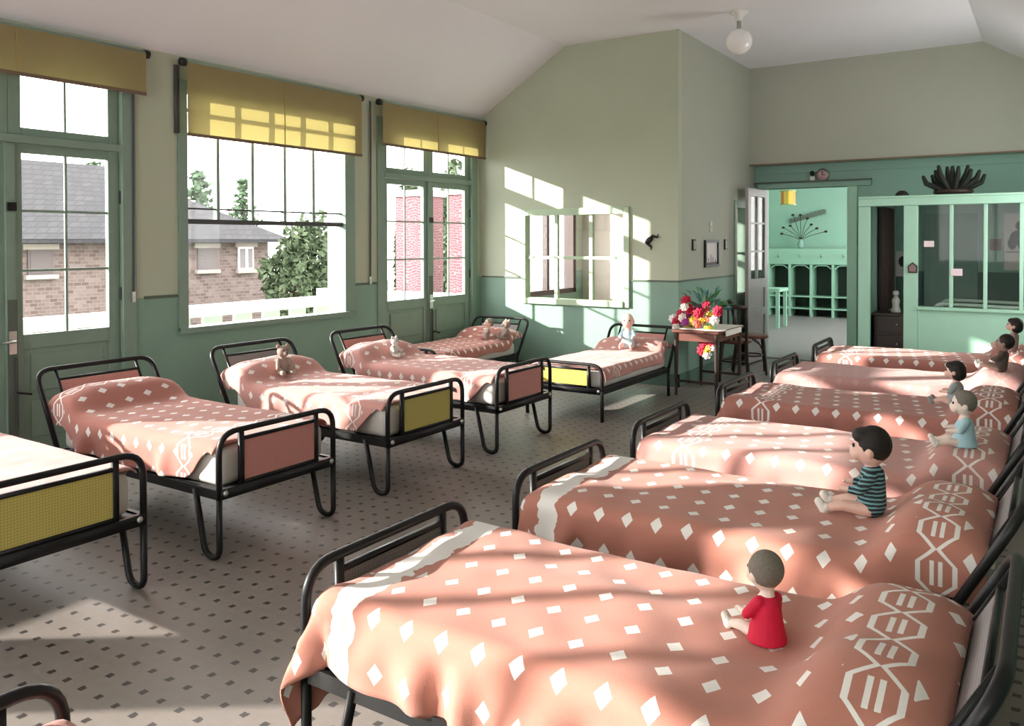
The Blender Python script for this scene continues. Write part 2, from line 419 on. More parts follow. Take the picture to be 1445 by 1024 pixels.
def french_door(name, y0, y1, half=2):
    """double glazed door with a transom light over it, hung in the left wall"""
    o = struct_root(name, (0, y0, 0)); inv = Matrix.Translation((0, -y0, 0))
    def K(q, par=o):
        q.parent = par
        if par is o: q.matrix_parent_inverse = inv
        return q
    j = .11; a, c = y0+j, y1-j; mid = (a+c)/2
    f = MB().bx(-.14, .015, y0, a, 0, TOP).bx(-.14, .015, c, y1, 0, TOP).bx(-.14, .015, a, c, 2.87, TOP).bx(-.12, .02, a, c, 2.30, 2.355)
    K(f.build('door_frame', WOOD_G))
    for s0, s1 in ((a+.005, mid-.002), (mid+.002, c-.005)):
        t_ = MB(); g0, g1 = s0+.085, s1-.085
        t_.bx(-.075, -.03, s0, g0, 2.36, 2.865).bx(-.075, -.03, g1, s1, 2.36, 2.865).bx(-.075, -.03, g0, g1, 2.36, 2.415).bx(-.075, -.03, g0, g1, 2.81, 2.865)
        tl = K(t_.build('transom_light', WOOD_G, None, bevel=.004)); m_ = (g0+g1)/2
        K(MB().bx(-.058, -.046, m_-.009, m_+.009, 2.415, 2.81).build('muntin', WOOD_G), tl)
        for p in ((g0, m_-.012), (m_+.012, g1)): K(MB().bx(-.054, -.05, p[0], p[1], 2.415, 2.81).build('pane', GLASS), tl)
        l = MB(); h0, h1 = s0+.088, s1-.088
        l.bx(-.075, -.03, s0, h0, .02, 2.295).bx(-.075, -.03, h1, s1, .02, 2.295)
        for z0, z1 in ((.02, .16), (.84, .945), (2.235, 2.295)): l.bx(-.075, -.03, h0, h1, z0, z1)
        leaf = K(l.build('door_leaf', WOOD_G, None, bevel=.004))
        q = K(MB().bx(-.062, -.045, h0, h1, .16, .84).build('panel', WOOD_G), leaf); 
        K(MB().bx(-.045, -.034, h0+.05, h1-.05, .20, .47).bx(-.045, -.034, h0+.05, h1-.05, .53, .80).build('raised_panel', WOOD_G, None, bevel=.006), leaf)
        m_ = (h0+h1)/2
        K(MB().bx(-.06, -.044, m_-.009, m_+.009, .945, 2.235).build('muntin', WOOD_G), leaf)
        for z in (1.40, 1.825): K(MB().bx(-.061, -.043, h0, h1, z-.009, z+.009).build('muntin', WOOD_G), leaf)
        for z0, z1 in ((.945, 1.39), (1.411, 1.815), (1.836, 2.235)):
            for p in ((h0, m_-.011), (m_+.011, h1)): K(MB().bx(-.054, -.05, p[0], p[1], z0, z1).build('pane', GLASS), leaf)
        for z in (.35, 1.2, 1.95): K(MB().tube([(-.02, s0 if s0 < mid-.1 else s1, z-.05), (-.02, s0 if s0 < mid-.1 else s1, z+.05)], .008).build('hinge', GREYIRON), leaf)
    K(MB().bx(-.03, -.005, mid-.032, mid+.032, .02, 2.295).build('meeting_strip', WOOD_G))
    K(MB().bx(-.006, .004, mid-.03, mid+.035, .02, 1.20).build('kick_plate', mat('dull_green_plate', (.10, .12, .10), .5)))
    h = K(MB().bx(.002, .012, mid-.025, mid+.025, .82, .98).build('lock_plate', CHROME))
    K(MB().tube([(.01, mid, .91), (.05, mid, .91), (.055, mid-.09, .905)], .009).build('door_handle', CHROME))
    K(MB().tube([(.015, mid+.02, .30), (.015, mid+.02, .80)], .007).build('bolt_rod', GREYIRON))
    K(MB().tube([(.015, mid+.02, .55), (.05, mid+.02, .55), (.055, mid+.10, .53)], .008).build('bolt_knob', BLACK))
    K(MB().bx(.0, .02, mid-.03, mid+.03, 1.82, 1.88).build('latch', BLACK))
    return o
o8 = struct_root('window_8', (XR, FILL_RWIN[0], FILL_RWIN[2])); iv = Matrix.Translation((-XR, -FILL_RWIN[0], -FILL_RWIN[2]))
for q in (MB().bx(XR+.02, XR+.1, 8.55, 8.62, 1.0, 2.95).bx(XR+.02, XR+.1, 9.78, 9.85, 1.0, 2.95).bx(XR+.02, XR+.1, 8.62, 9.78, 1.0, 1.06).bx(XR+.02, XR+.1, 8.62, 9.78, 2.88, 2.95).build('window_frame', WOOD_G),
          MB().bx(XR+.04, XR+.08, 9.18, 9.22, 1.06, 2.88).build('muntin', WOOD_G), MB().bx(XR+.058, XR+.062, 8.62, 9.18, 1.06, 2.88).build('pane', GLASS), MB().bx(XR+.058, XR+.062, 9.22, 9.78, 1.06, 2.88).build('pane', GLASS)):
    q.parent = o8; q.matrix_parent_inverse = iv
def rear_fill_window(name, x0, x1, z0, z1):
    o = struct_root(name, (x0, YR, z0)); iv = Matrix.Translation((-x0, -YR, -z0)); ks = []
    ks.append(MB().bx(x0, x0+.07, YR-.11, YR-.03, z0, z1).bx(x1-.07, x1, YR-.11, YR-.03, z0, z1).bx(x0+.07, x1-.07, YR-.11, YR-.03, z0, z0+.07).bx(x0+.07, x1-.07, YR-.11, YR-.03, z1-.07, z1).build('window_frame', WOOD_G))
    m1 = (x0+x1)/2
    ks.append(MB().bx(m1-.03, m1+.03, YR-.09, YR-.05, z0+.07, z1-.07).build('muntin', WOOD_G))
    for a, c in ((x0+.07, m1-.03), (m1+.03, x1-.07)): ks.append(MB().bx(a, c, YR-.072, YR-.068, z0+.07, z1-.07).build('pane', GLASS))
    for q in ks: q.parent = o; q.matrix_parent_inverse = iv
for i, h in enumerate(REAR_FILL): rear_fill_window('window_%d' % (9+i), *h)  # added fill windows, out of view
french_door('door_1', 1.97, 3.83); french_door('door_2', 6.62, 8.45)

def rect_window_y(name, x0, x1, z0, z1, y, xs, zs, m=None, fw=.05):
    o = struct_root(name, (x0, y, z0)); inv = Matrix.Translation((-x0, -y, -z0)); m = m or WOOD_G
    def K(q): q.parent = o; q.matrix_parent_inverse = inv; return q
    K(MB().bx(x0-fw*.8, x0+.03, y-.03, y+.09, z0-fw, z1+fw).bx(x1-.03, x1+fw*.8, y-.03, y+.09, z0-fw, z1+fw).bx(x0+.03, x1-.03, y-.03, y+.09, z1-.03, z1+fw).bx(x0+.03, x1-.03, y-.05, y+.09, z0-fw, z0+.02).build('window_frame', m, None, bevel=.005))
    for x in xs: K(MB().bx(x-.022, x+.022, y+.0, y+.05, z0, z1).build('muntin', m))
    for z in zs: K(MB().bx(x0, x1, y+.002, y+.048, z-.018, z+.018).build('muntin', m))
    ex, ez = [x0]+list(xs)+[x1], [z0]+list(zs)+[z1]
    for i in range(len(ex)-1):
        for j in range(len(ez)-1): K(MB().bx(ex[i]+.02, ex[i+1]-.02, y+.023, y+.027, ez[j]+.016, ez[j+1]-.016).build('pane', GLASS))
    return o
rect_window_y('window_4', IW[0], IW[1], IW[2], IW[3], YB, (1.10, 1.57), (1.405,), mat('pale_green_woodwork', (.42, .54, .38), .45))

# return wall window and the glazed veranda behind the back wall
o5 = struct_root('window_5', (XC, RW[0], RW[2])); iv = Matrix.Translation((-XC, -RW[0], -RW[2]))
for q in (MB().bx(XC-.1, XC+.02, RW[0]-.05, RW[0]+.03, RW[2]-.05, RW[3]+.06).bx(XC-.1, XC+.02, RW[1]-.03, RW[1]+.04, RW[2]-.05, RW[3]+.06).bx(XC-.1, XC+.02, RW[0], RW[1], RW[3]-.03, RW[3]+.06).bx(XC-.1, XC+.02, RW[0], RW[1], RW[2]-.05, RW[2]+.02).build('window_frame', WOOD_G),
          MB().bx(XC-.06, XC-.02, RW[0], RW[1], 1.42, 1.45).build('muntin', WOOD_G),
          MB().bx(XC-.05, XC-.046, RW[0]+.02, RW[1]-.02, RW[2], 1.425).build('pane', GLASS), MB().bx(XC-.05, XC-.046, RW[0]+.02, RW[1]-.02, 1.445, RW[3]).build('pane', GLASS)):
    q.parent = o5; q.matrix_parent_inverse = iv
struct('wall_veranda', MB().bx(0, XC-.1, 11.25, 11.40, 0, ZC0), PLASTER)
struct('ceiling_veranda', MB().bx(0, XC-.1, YB+.1, 11.4, 3.0, 3.08), CEIL)
VBR = mat('mauve_brown_paint', (.085, .06, .06), .5)
o6 = struct_root('window_6', (0, VER[0], VER[2])); iv = Matrix.Translation((0, -VER[0], -VER[2]))
ks = [MB().bx(-.14, .02, VER[0], VER[0]+.08, VER[2], VER[3]).bx(-.14, .02, VER[1]-.08, VER[1], VER[2], VER[3]).bx(-.14, .02, VER[0], VER[1], VER[3]-.08, VER[3]).bx(-.14, .02, VER[0], VER[1], VER[2]-.02, VER[2]+.05).build('window_frame', VBR)]
for y in (9.5, 10.25): ks.append(MB().bx(-.10, -.02, y-.035, y+.035, VER[2], VER[3]).build('muntin', VBR))
ks.append(MB().bx(-.09, -.03, VER[0], VER[1], 2.22, 2.29).build('transom_bar', VBR))
for y0, y1 in ((8.86, 9.46), (9.54, 10.21), (10.29, 10.92)):
    for z0, z1 in ((.9, 2.22), (2.29, 2.82)): ks.append(MB().bx(-.062, -.058, y0, y1, z0, z1).build('pane', GLASS))
for q in ks: q.parent = o6; q.matrix_parent_inverse = iv

for (y0, y1, z0, z1) in OPEN+[VER]: portal((-.21, (y0+y1)/2, (z0+z1)/2), (0, -PI/2, 0), z1-z0, y1-y0)

# ------------------------------------------------------------------ beds
def smooth(a, b_, x):
    t = max(0, min(1, (x-a)/(b_-a))); return t*t*(3-2*t)
L, HW = 1.5, .39
A0, XE = -.165, 1.425        # cloth start behind the pillow, foot edge of the mattress
def hump(a, h):
    return h*math.exp(-abs((a+.03)/(.165 if a > -.03 else .17))**3.6)
def bedspread_mesh(name, m, seed, ztop=.572, hum=.135, side=.20, foot=.03, sag=0, near_side=None, wr=1.0, cut=0, NA=118, NT=92):
    rr = .05; o = Vector((seed*7.3, seed*3.1, 0))
    na = NA; amax = XE+foot
    AS = [A0+(amax-A0)*i/na for i in range(na+1)]
    # arc length along the centre line
    zc = [hump(a, hum) for a in AS]; s = [0.0]
    for i in range(na): s.append(s[-1]+math.hypot(AS[i+1]-AS[i], zc[i+1]-zc[i]))
    def s_at(x):
        i = min(range(len(AS)), key=lambda k: abs(AS[k]-x)); return s[i]
    s0 = s_at(-.035)
    b = MB(); b.uv = []
    for i, a in enumerate(AS):
        hd = 1-smooth(-.02, .16, a)                     # 1 near the head
        ye = .335-.025*hd
        ft = smooth(1.1, XE, a)
        for j in range(NT+1):
            k = -1+2*j/NT
            dr = (near_side if (near_side is not None and k > 0) else side)
            nz = noise.noise(Vector((a*2.3, k*3, 1))+o)
            dr = (dr+.028*nz-.03*hd)*(1-cut*smooth(1.22, 1.42, a))
            t = k*(ye+dr); at_ = abs(t); sg = 1 if t >= 0 else -1
            ds, dt = max(0, a-XE), max(0, at_-ye)
            x, y = min(a, XE), min(at_, ye)
            z = ztop+hump(a, hum)*(1-.25*(min(at_, ye)/ye)**4)
            n1 = noise.noise(Vector((a*3.1, t*4.2, 0))+o); n2 = noise.noise(Vector((a*8, t*9, 5))+o)
            z += wr*(.007*n1+.003*n2)*(1-min(1, dt/.08)) - sag*math.sin(PI*max(0, min(1, a/XE)))
            # broad folds running along the bed
            z += wr*.0035*math.sin(9*t+5*a+seed*2+3*n1)*(1-min(1, dt/.08))
            D = max(ds, dt)+.30*min(ds, dt)
            if D > 0:
                th = min(D/rr, PI/2); out = rr*math.sin(th); dn = rr*(1-math.cos(th)); rest = max(0, D-rr*PI/2)
                fold = .016*wr*math.sin(15*a+seed*5+4*noise.noise(Vector((a*4, seed, 0))))*(1-hd)+.012*n2*wr
                out += (.06*rest+fold*min(1, rest/.1))*(1-hd); dn += rest
                wx, wy = ds/(ds+dt), dt/(ds+dt); q = math.hypot(wx, wy); wx, wy = wx/q, wy/q
                fl = .32*min(ds, dt)
                x += out*wx+fl*.7; y += out*wy+fl*.7; z -= dn
            b.v.append((x, y*sg, z)); b.uv.append((s[i]-s0, t+.5))
    for i in range(na):
        for j in range(NT):
            p = i*(NT+1)+j; b.f.append((p, p+1, p+NT+2, p+NT+1)); b.m.append(0)
    me = b.mesh(name, m, True)
    return me
FR = {}
def frame_meshes(low):
    if low in FR: return FR[low]
    zb, zf, zh = (.27, .50, .68) if low else (.34, .642, .81)
    r = .0155
    d = {}
    f = MB(); f.tube(rpath([(L, -HW, zb-.03), (L, -HW, zf), (L, HW, zf), (L, HW, zb-.03)], .11, 7), r, 10)
    f.bx(L-.015, L+.015, -HW, HW, zb-.03, zb+.02)
    for y in (-.255, .255): f.bx(L-.010, L+.010, y-.013, y+.013, zb, zf)
    for z in (zb+.03, zf-.048): f.bx(L-.009, L+.009, -.255, .255, z-.009, z+.009)
    d['foot_frame'] = f.mesh('foot_frame', BLACK, True)
    d['foot_panel'] = MB().bx(L-.004, L+.004, -.242, .242, zb+.04, zf-.057)
    h = MB(); sl = -.26/(zh-zb)
    def hp(y, z): return (sl*(z-zb), y, z)
    h.tube(rpath([hp(-HW, zb-.03), hp(-HW, zh), hp(HW, zh), hp(HW, zb-.03)], .10, 7), r, 10)
    h.tube([hp(-.27, zh-.065), hp(.27, zh-.065)], .009, 6)
    for y in (-.27, .27): h.tube([hp(y, zb), hp(y, zh)], .011, 6)
    h.bx(-.015, .015, -HW, HW, zb-.03, zb+.02)
    d['head_frame'] = h.mesh('head_frame', BLACK, True)
    p = MB(); z0, z1 = zb+.06, zh-.075; e = .004
    p.add([(sl*(z-zb)+s_, y, z) for s_ in (-e, e) for y in (-.26, .26) for z in (z0, z1)], [(0, 1, 3, 2), (4, 6, 7, 5), (0, 4, 5, 1), (2, 3, 7, 6), (0, 2, 6, 4), (1, 5, 7, 3)])
    d['head_panel'] = p
    for end, x0, sg in (('foot', L, -1), ('head', 0.0, 1)):
        if low: g = MB().tube([(x0, 0, zb), (x0, 0, 0)], .017, 10)
        else: g = MB().tube(rpath([(x0, 0, zb), (x0, 0, .0155), (x0+sg*.11, 0, .0155), (x0+sg*.19, 0, zb)], .062, 7), r, 10)
        d['leg_'+end] = g.mesh('leg', BLACK, True)
    d['side_rail'] = MB().bx(0, L, -.012, .012, zb-.03, zb+.02).mesh('side_rail', BLACK)
    d['bed_base'] = MB().bx(.01, L-.02, -HW+.02, HW-.02, zb-.015, zb+.012).mesh('bed_base', GREYIRON)
    FR[low] = d; return d
def clip_mesh():
    return MB().ell((0, 0, 0), .016, 8, 6).mesh('bolt', CHROME, True)
BOLT = clip_mesh()
BED_LABEL = {}
def make_bed(label, loc, rz, spread, seed, foot_pan, head_pan, low=False, group='children\'s iron beds', **kw):
    d = frame_meshes(low)
    o = thing('iron_bed', label, 'bed', loc, rz, group)
    zb = .27 if low else .34
    ff = link('foot_frame', d['foot_frame'], o); hf = link('head_frame', d['head_frame'], o)
    d['foot_panel'].build('foot_panel', foot_pan, ff); d['head_panel'].build('head_panel', head_pan, hf)
    for e in ('foot', 'head'):
        for y in (-HW, HW):
            q = link('leg', d['leg_'+e], o); q.location = (0, y, 0)
    for y in (-HW+.005, HW-.005):
        q = link('side_rail', d['side_rail'], o); q.location = (0, y, 0)
    for y in (-HW, HW):
        q = link('bolt', BOLT, ff); q.location = (L+.012, y*.93, zb+.0)
    link('bed_base', d['bed_base'], o)
    zt = (.46 if low else .575)
    m = MB(); m.bx(.0, XE+.035, -.362, .362, zb+.014, zt-.024)
    mo = m.build('mattress', SHEET, o, True)
    bv = mo.modifiers.new('bevel', 'BEVEL'); bv.width = .045; bv.segments = 4
    pw = MB(); n_ = 20
    for i in range(n_+1):
        for j in range(n_+1):
            a_, b_ = -1+2*i/n_, -1+2*j/n_; e_ = max(0, (1-a_**4)*(1-b_**4))**.5
            for sg in (1, -1): pw.v.append((-.05+a_*.115-.02*(sg > 0), b_*.325, zt+.03+sg*.062*e_))
    for i in range(n_):
        for j in range(n_):
            p_ = (i*(n_+1)+j)*2; r_ = p_+2; u_ = p_+2*(n_+1)
            pw.f += [(p_, r_, u_+2, u_), (p_+1, u_+1, u_+3, r_+1)]; pw.m += [0, 0]
    pw.build('pillow', SHEET, o, True)
    me = bedspread_mesh('bedspread', spread, seed, ztop=zt, hum=.135 if not low else .12, **kw)
    c = link('bedspread', me, o)
    sm = c.modifiers.new('thick', 'SOLIDIFY'); sm.thickness = .006; sm.offset = -1
    return o
G = 'children\'s iron beds in the dormitory'
X0L, X0R = 1.1, 5.75
make_bed('iron bed with yellow foot panel and bedspread painted sunlit pink, cut by the left picture edge', (X0L, 1.83, 0), 0, SPREAD_P, 1, PAN_Y, PAN_G, group=G, cut=.7, side=.19)
make_bed('iron bed with pink foot panel and bolster hump, in front of the first glazed door', (X0L, 3.02, 0), 0, SPREAD, 2, PAN_P, PAN_P, group=G, cut=.7, side=.23)
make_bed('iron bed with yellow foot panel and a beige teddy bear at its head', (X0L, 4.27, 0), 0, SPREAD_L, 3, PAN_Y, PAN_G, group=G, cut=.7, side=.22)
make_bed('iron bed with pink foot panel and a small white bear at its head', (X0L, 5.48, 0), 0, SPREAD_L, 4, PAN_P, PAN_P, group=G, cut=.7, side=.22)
make_bed('low iron bed in the far corner beside the double glazed door', (.50, 8.02, 0), -PI/2, SPREAD, 5, PAN_Y, PAN_G, low=True, group=G, side=.13)
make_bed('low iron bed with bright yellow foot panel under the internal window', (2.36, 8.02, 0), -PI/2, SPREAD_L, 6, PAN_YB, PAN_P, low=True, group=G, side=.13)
make_bed('iron bed at the bottom left corner, only its foot rail in view', (X0R, .58, 0), PI, SPREAD, 7, PAN_G, PAN_G, group=G, foot=.12, side=.2)
make_bed('nearest iron bed with the red-dressed doll on its diamond bedspread', (X0R, 2.07, 0), PI, SPREAD_B, 8, PAN_G, PAN_G, group=G, foot=.36, side=.20, near_side=.24, wr=1.5)
make_bed('iron bed with the doll in a striped jersey on its diamond bedspread', (X0R, 3.20, 0), PI, SPREAD_B, 9, PAN_G, PAN_G, group=G, foot=.17, side=.22, wr=1.2)
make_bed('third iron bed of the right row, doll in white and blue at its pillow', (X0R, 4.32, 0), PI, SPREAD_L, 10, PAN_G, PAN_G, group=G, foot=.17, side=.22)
make_bed('fourth iron bed of the right row, grey-dressed doll with dark hair on it', (X0R, 5.62, 0), PI, SPREAD, 11, PAN_G, PAN_G, group=G, foot=.15, side=.22)
make_bed('iron bed with plain pink painted on its bedspread, fifth of the right row', (X0R, 6.84, 0), PI, SPREAD_P, 12, PAN_G, PAN_G, group=G, foot=.12, side=.22)
make_bed('farthest iron bed of the right row, in front of the glazed cabin', (X0R, 8.16, 0), PI, SPREAD, 13, PAN_G, PAN_G, group=G, foot=.12, side=.22)

# ------------------------------------------------------------------ blinds
def blind(y0, y1, zb, label, rods=True, cord=None):
    o = thing('roller_blind', label, 'blind', (.075, y0, zb), 0, 'ochre roller blinds')
    w_ = y1-y0; H = 3.085-zb
    MB().tube([(0, .0, H), (0, w_, H)], .026, 12).build('roller', WOOD_G, o, True)
    for y in (-.02, w_+.02): MB().tube([(-.005, y-.022, H), (-.005, y+.022, H)], .034, 12).build('roller_end', BLACK, o, True)
    c = MB(); n = 40; c.v = []
    for i in range(n+1):
        for j in range(9):
            y = w_*i/n; z = H*(1-j/8); c.v.append((.028+.006*noise.noise(Vector((y*2+y0, z*2, 0)))*(1-z/H), y, z))
    for i in range(n):
        for j in range(8): p = i*9+j; c.f.append((p, p+1, p+10, p+9)); c.m.append(0)
    c.build('blind_cloth', BLIND, o, True)
    MB().bx(.020, .034, 0, w_, -.018, .008).build('bottom_batten', mat('ochre_batten', (.16, .11, .07), .6), o)
    MB().bx(.032, .036, w_*.5-.005, w_*.5+.005, .01, H-.03).build('seam', mat('ochre_seam', (.40, .29, .11), .8), o)
    if cord:
        yc, z1 = cord
        MB().tube([(-.05, yc-y0, H), (-.055, yc-y0+.01, H*.3), (-.06, yc-y0, z1-zb)], .010, 6).build('cord', GREYIRON, o)
        MB().bx(-.075, -.05, yc-y0-.015, yc-y0+.015, z1-zb-.05, z1-zb+.03).build('cord_cleat', CHROME, o)
    return o
blind(1.93, 3.87, 2.77, 'short ochre roller blind above the leftmost glazed door', cord=(3.80, 1.18))
blind(4.24, 6.29, 2.495, 'longest ochre roller blind, over the big window with the stone house behind')
blind(6.61, 8.50, 2.645, 'ochre roller blind above the double glazed door by the corner', cord=(6.50, 1.20))
blind(-.36, 1.60, 2.47, 'ochre roller blind over the window next to the leftmost door, out of frame')
blind(-2.93, -.74, 2.50, 'ochre roller blind over the window nearest the camera, out of frame')

# pilaster tops / dark uprights beside the blinds
bx_ = MB().tube([(.012, 4.20, 2.5), (.012, 4.20, 3.06)], .022, 10)
tag(bx_.build('blind_guide', GREYIRON, None, True), 'dark round guide post left of the longest ochre blind', 'guide post')

# ------------------------------------------------------------------ ceiling lamp
gx, gy = 3.42, 8.22
o = thing('globe_lamp', 'white glass globe lamp hanging from the ceiling', 'lamp', (gx, gy, ZC1))
MB().lathe([(.03, -.10), (.045, -.05), (.085, -.02), (.09, 0)], n=20).build('ceiling_rose', WHITE, o, True)
MB().tube([(0, 0, -.09), (0, 0, -.19)], .022, 10).build('neck', mat('grey_fitting', (.35, .33, .33), .5), o, True)
MB().ell((0, 0, -.305), .130, 24, 16).build('globe', mat('opal_glass', (.88, .86, .86), .15, var=.02, spec=.6), o, True)

# ------------------------------------------------------------------ doorway, open door leaf and the washroom beyond
o = struct_root('door_3', (2.79, YW, 0)); iv = Matrix.Translation((-2.79, -YW, 0))
def K3(q): q.parent = o; q.matrix_parent_inverse = iv; return q
K3(MB().bx(2.70, 2.80, YW-.04, YW+.14, 0, 2.30).bx(3.85, 3.97, YW-.04, YW+.14, 0, 2.30).build('door_frame', WOOD_G2, None, bevel=.006))
K3(MB().bx(2.70, 4.14, YW-.05, YW+.14, 2.30, 2.37).build('door_head', TEAL_WALL, None, bevel=.006))
K3(MB().bx(2.66, 4.14, YW-.07, YW+.0, 2.37, 2.39).build('door_cornice', DADO))
LILAC = mat('lilac_door_paint', (.42, .38, .38), .4)
hx, hy, dx_, dy_ = 2.815, YW-.05, -.03, -.74
ln = math.hypot(dx_, dy_); ex = Vector((dx_/ln, dy_/ln, 0)); ey = Vector((-ex.y, ex.x, 0))
RL = Matrix((ex, ey, Vector((0, 0, 1)))).transposed()
def leafbox(x0, x1, z0, z1, th, name, m): 
    return K3(MB().rbox(Vector((hx, hy, 0))+ex*((x0+x1)/2)+Vector((0, 0, (z0+z1)/2)), (x1-x0, th, z1-z0), RL).build(name, m))
W_ = ln
for a, c in ((0, .10), (W_-.10, W_)): leafbox(a, c, .02, 2.28, .042, 'door_stile', LILAC)
for a, c in ((.02, .16), (.62, .72), (.98, 1.10), (2.18, 2.28)): leafbox(.10, W_-.10, a, c, .042, 'door_rail', LILAC)
for a, c in ((.16, .62), (.72, .98)): leafbox(.10, W_-.10, a, c, .016, 'panel', LILAC)
leafbox(W_/2-.012, W_/2+.012, 1.10, 2.18, .03, 'muntin', LILAC)
for z in (1.46, 1.83): leafbox(.10, W_-.10, z-.012, z+.012, .03, 'muntin', LILAC)
for a, c in ((.10, W_/2-.012), (W_/2+.012, W_-.10)):
    for z0, z1 in ((1.10, 1.448), (1.472, 1.818), (1.842, 2.18)): leafbox(a, c, z0, z1, .004, 'pane', GLASS)

WASH_FILL = (12.6, 17.6, 1.0, 2.8)  # added unseen window opening, lights the washroom evenly
struct('wall_washroom_left', MB().bx(.15, .3, 11.4, 18.5, 0, 3.1), MINT_WALL)
struct('wall_washroom_right', holed(MB(), 'X', 5.0, 5.1, 12.4, 18.5, 0, 3.1, [WASH_FILL]), MINT_WALL)
struct('wall_washroom_back', MB().bx(.15, 5.1, 18.25, 18.4, 0, 3.1), MINT_WALL)
struct('wall_washroom_front', MB().bx(4.0, 5.1, 12.3, 12.4, 0, 3.1).bx(4.0, 4.1, YW+.12, 12.4, 0, 3.1), MINT_WALL)
struct('ceiling_washroom', MB().bx(.15, 5.1, 11.3, 18.5, 3.0, 3.1), CEIL)
struct('floor_washroom', MB().bx(.3, 5.0, YW+.02, 18.25, .001, .012), mat('lilac_grey_lino', (.27, .25, .25), .5, var=.06))
portal((5.11, 15.1, 1.9), (0, PI/2, 0), 1.8, 5.0)
o = struct_root('window_7', (5.03, WASH_FILL[0], WASH_FILL[2])); iv7 = Matrix.Translation((-5.03, -WASH_FILL[0], -WASH_FILL[2]))
for i in range(5):
    y0 = WASH_FILL[0]+i; 
    for q in (MB().bx(5.02, 5.08, y0-.03, y0+.03, 1.0, 2.8).build('muntin', WHITE), MB().bx(5.048, 5.052, y0+.03, y0+.97, 1.0, 2.8).build('pane', GLASS)):
        q.parent = o; q.matrix_parent_inverse = iv7

o = thing('cubby_cabinet', 'mint coat-peg unit with dark cubbies seen through the doorway', 'cabinet', (.5, 17.75, 0.012)); zz = -.012
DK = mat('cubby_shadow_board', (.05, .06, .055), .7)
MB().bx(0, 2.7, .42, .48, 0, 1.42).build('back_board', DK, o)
MB().bx(0, 2.7, .0, .42, 1.09, 1.42).build('peg_board', WOOD_G2, o, bevel=.01)
for i in range(7): MB().bx(.03+i*.435, .075+i*.435, .0, .42, 0.0, 1.09).build('divider', WOOD_G2, o)
for z in (.17, .42): MB().bx(0, 2.7, .002, .42, z-.012, z+.012).build('shelf', WOOD_G2, o)
for i in range(6):
    c = .27+i*.435
    MB().tube(rpath([(c, 0, 1.25), (c, -.08, 1.25), (c, -.09, 1.31)], .03, 3), .012, 6).build('coat_hook', CHROME, o)
    MB().tube(rpath([(c-.18, .03, 1.0), (c-.1, .03, 1.07), (c+.1, .03, 1.07), (c+.18, .03, 1.0)], .05, 3), .012, 6).build('arched_valance', WOOD_G2, o)
q = at(1130, 352, 'Y', 18.0)
o = thing('twig_vase', 'small vase with dark-tipped twigs on the coat-peg unit', 'vase', (q.x, 17.98, 1.432))
MB().lathe([(.04, 0), (.07, .05), (.06, .13), (.03, .18), (.035, .2)]).build('vase_body', mat('glass_green', (.3, .45, .4), .2), o, True)
for i in range(9):
    a = -1.25+2.5*i/8; l = .35+.22*random.random()
    tip = (math.sin(a)*l*1.0, random.uniform(-.05, .05), .19+math.cos(a)*l)
    t_ = MB().tube([(0, 0, .18), (tip[0]*.4, 0, .19+.5*(tip[2]-.19)), tip], .006, 5).build('twig', DARKWOOD, o)
    MB().ell(tip, (.035, .02, .025), 8, 6).build('bud', DARKWOOD, t_)
g0, g1 = at(1117, 312, 'Y', 18.2), at(1162, 299, 'Y', 18.2)
b = MB(); n = 9
o = thing('paper_garland', 'slanting dark paper garland on the washroom wall', 'garland', g0)
for i in range(n):
    p = (g1-g0)*(i/(n-1)); MB().prism([(p.x-.045, p.z-.05), (p.x+.045, p.z-.03), (p.x+.05, p.z+.05), (p.x-.03, p.z+.06)], 'Y', 0.0, .02).build('paper_piece', mat('garland_paper', (.16, .2, .17), .8), o)
q = at(1112, 279, 'Y', 14.5)
o = thing('yellow_lantern', 'yellow paper lantern hanging in the washroom doorway view', 'lantern', (q.x, 14.5, 3.0))
MB().tube([(0, 0, 0), (0, 0, q.z+.14-3.0)], .006, 6).build('cord', BLACK, o)
LAN = mat('yellow_paper', (.85, .62, .12), .7, var=.1); LAN2 = mat('orange_paper', (.75, .32, .08), .7)
z = q.z-3.0
for i in range(10):
    a0, a1 = 2*PI*i/10, 2*PI*(i+1)/10; r = .125
    MB().add([(r*math.cos(a), r*math.sin(a), z+h) for h in (-.12, .12) for a in (a0, a1)]+[(r*.9*math.cos(a), r*.9*math.sin(a), z+h) for h in (-.12, .12) for a in (a0, a1)], [(0, 1, 3, 2), (4, 6, 7, 5), (0, 2, 6, 4), (1, 5, 7, 3), (0, 4, 5, 1), (2, 3, 7, 6)]).build('lantern_panel', LAN if i % 3 else LAN2, o)
for s_ in (-1, 1): MB().tube([(.125*math.cos(2*PI*i/20), .125*math.sin(2*PI*i/20), z+s_*.12) for i in range(20)], .012, 6, closed=True).build('lantern_ring', mat('pale_green_ring', (.4, .55, .3), .6), o)
q = at(1095, 407, 'Y', 15.4)
o = thing('washroom_table', 'mint table corner standing in front of the cubbies', 'table', (q.x-.35, 15.4, .012))
MB().bx(-.6, .5, -.3, .3, q.z-.06, q.z).build('table_top', WOOD_G2, o, bevel=.008)
for x in (-.55, .45):
    for y in (-.25, .25): MB().bx(x-.03, x+.03, y-.03, y+.03, 0, q.z-.06).build('leg', WOOD_G2, o)

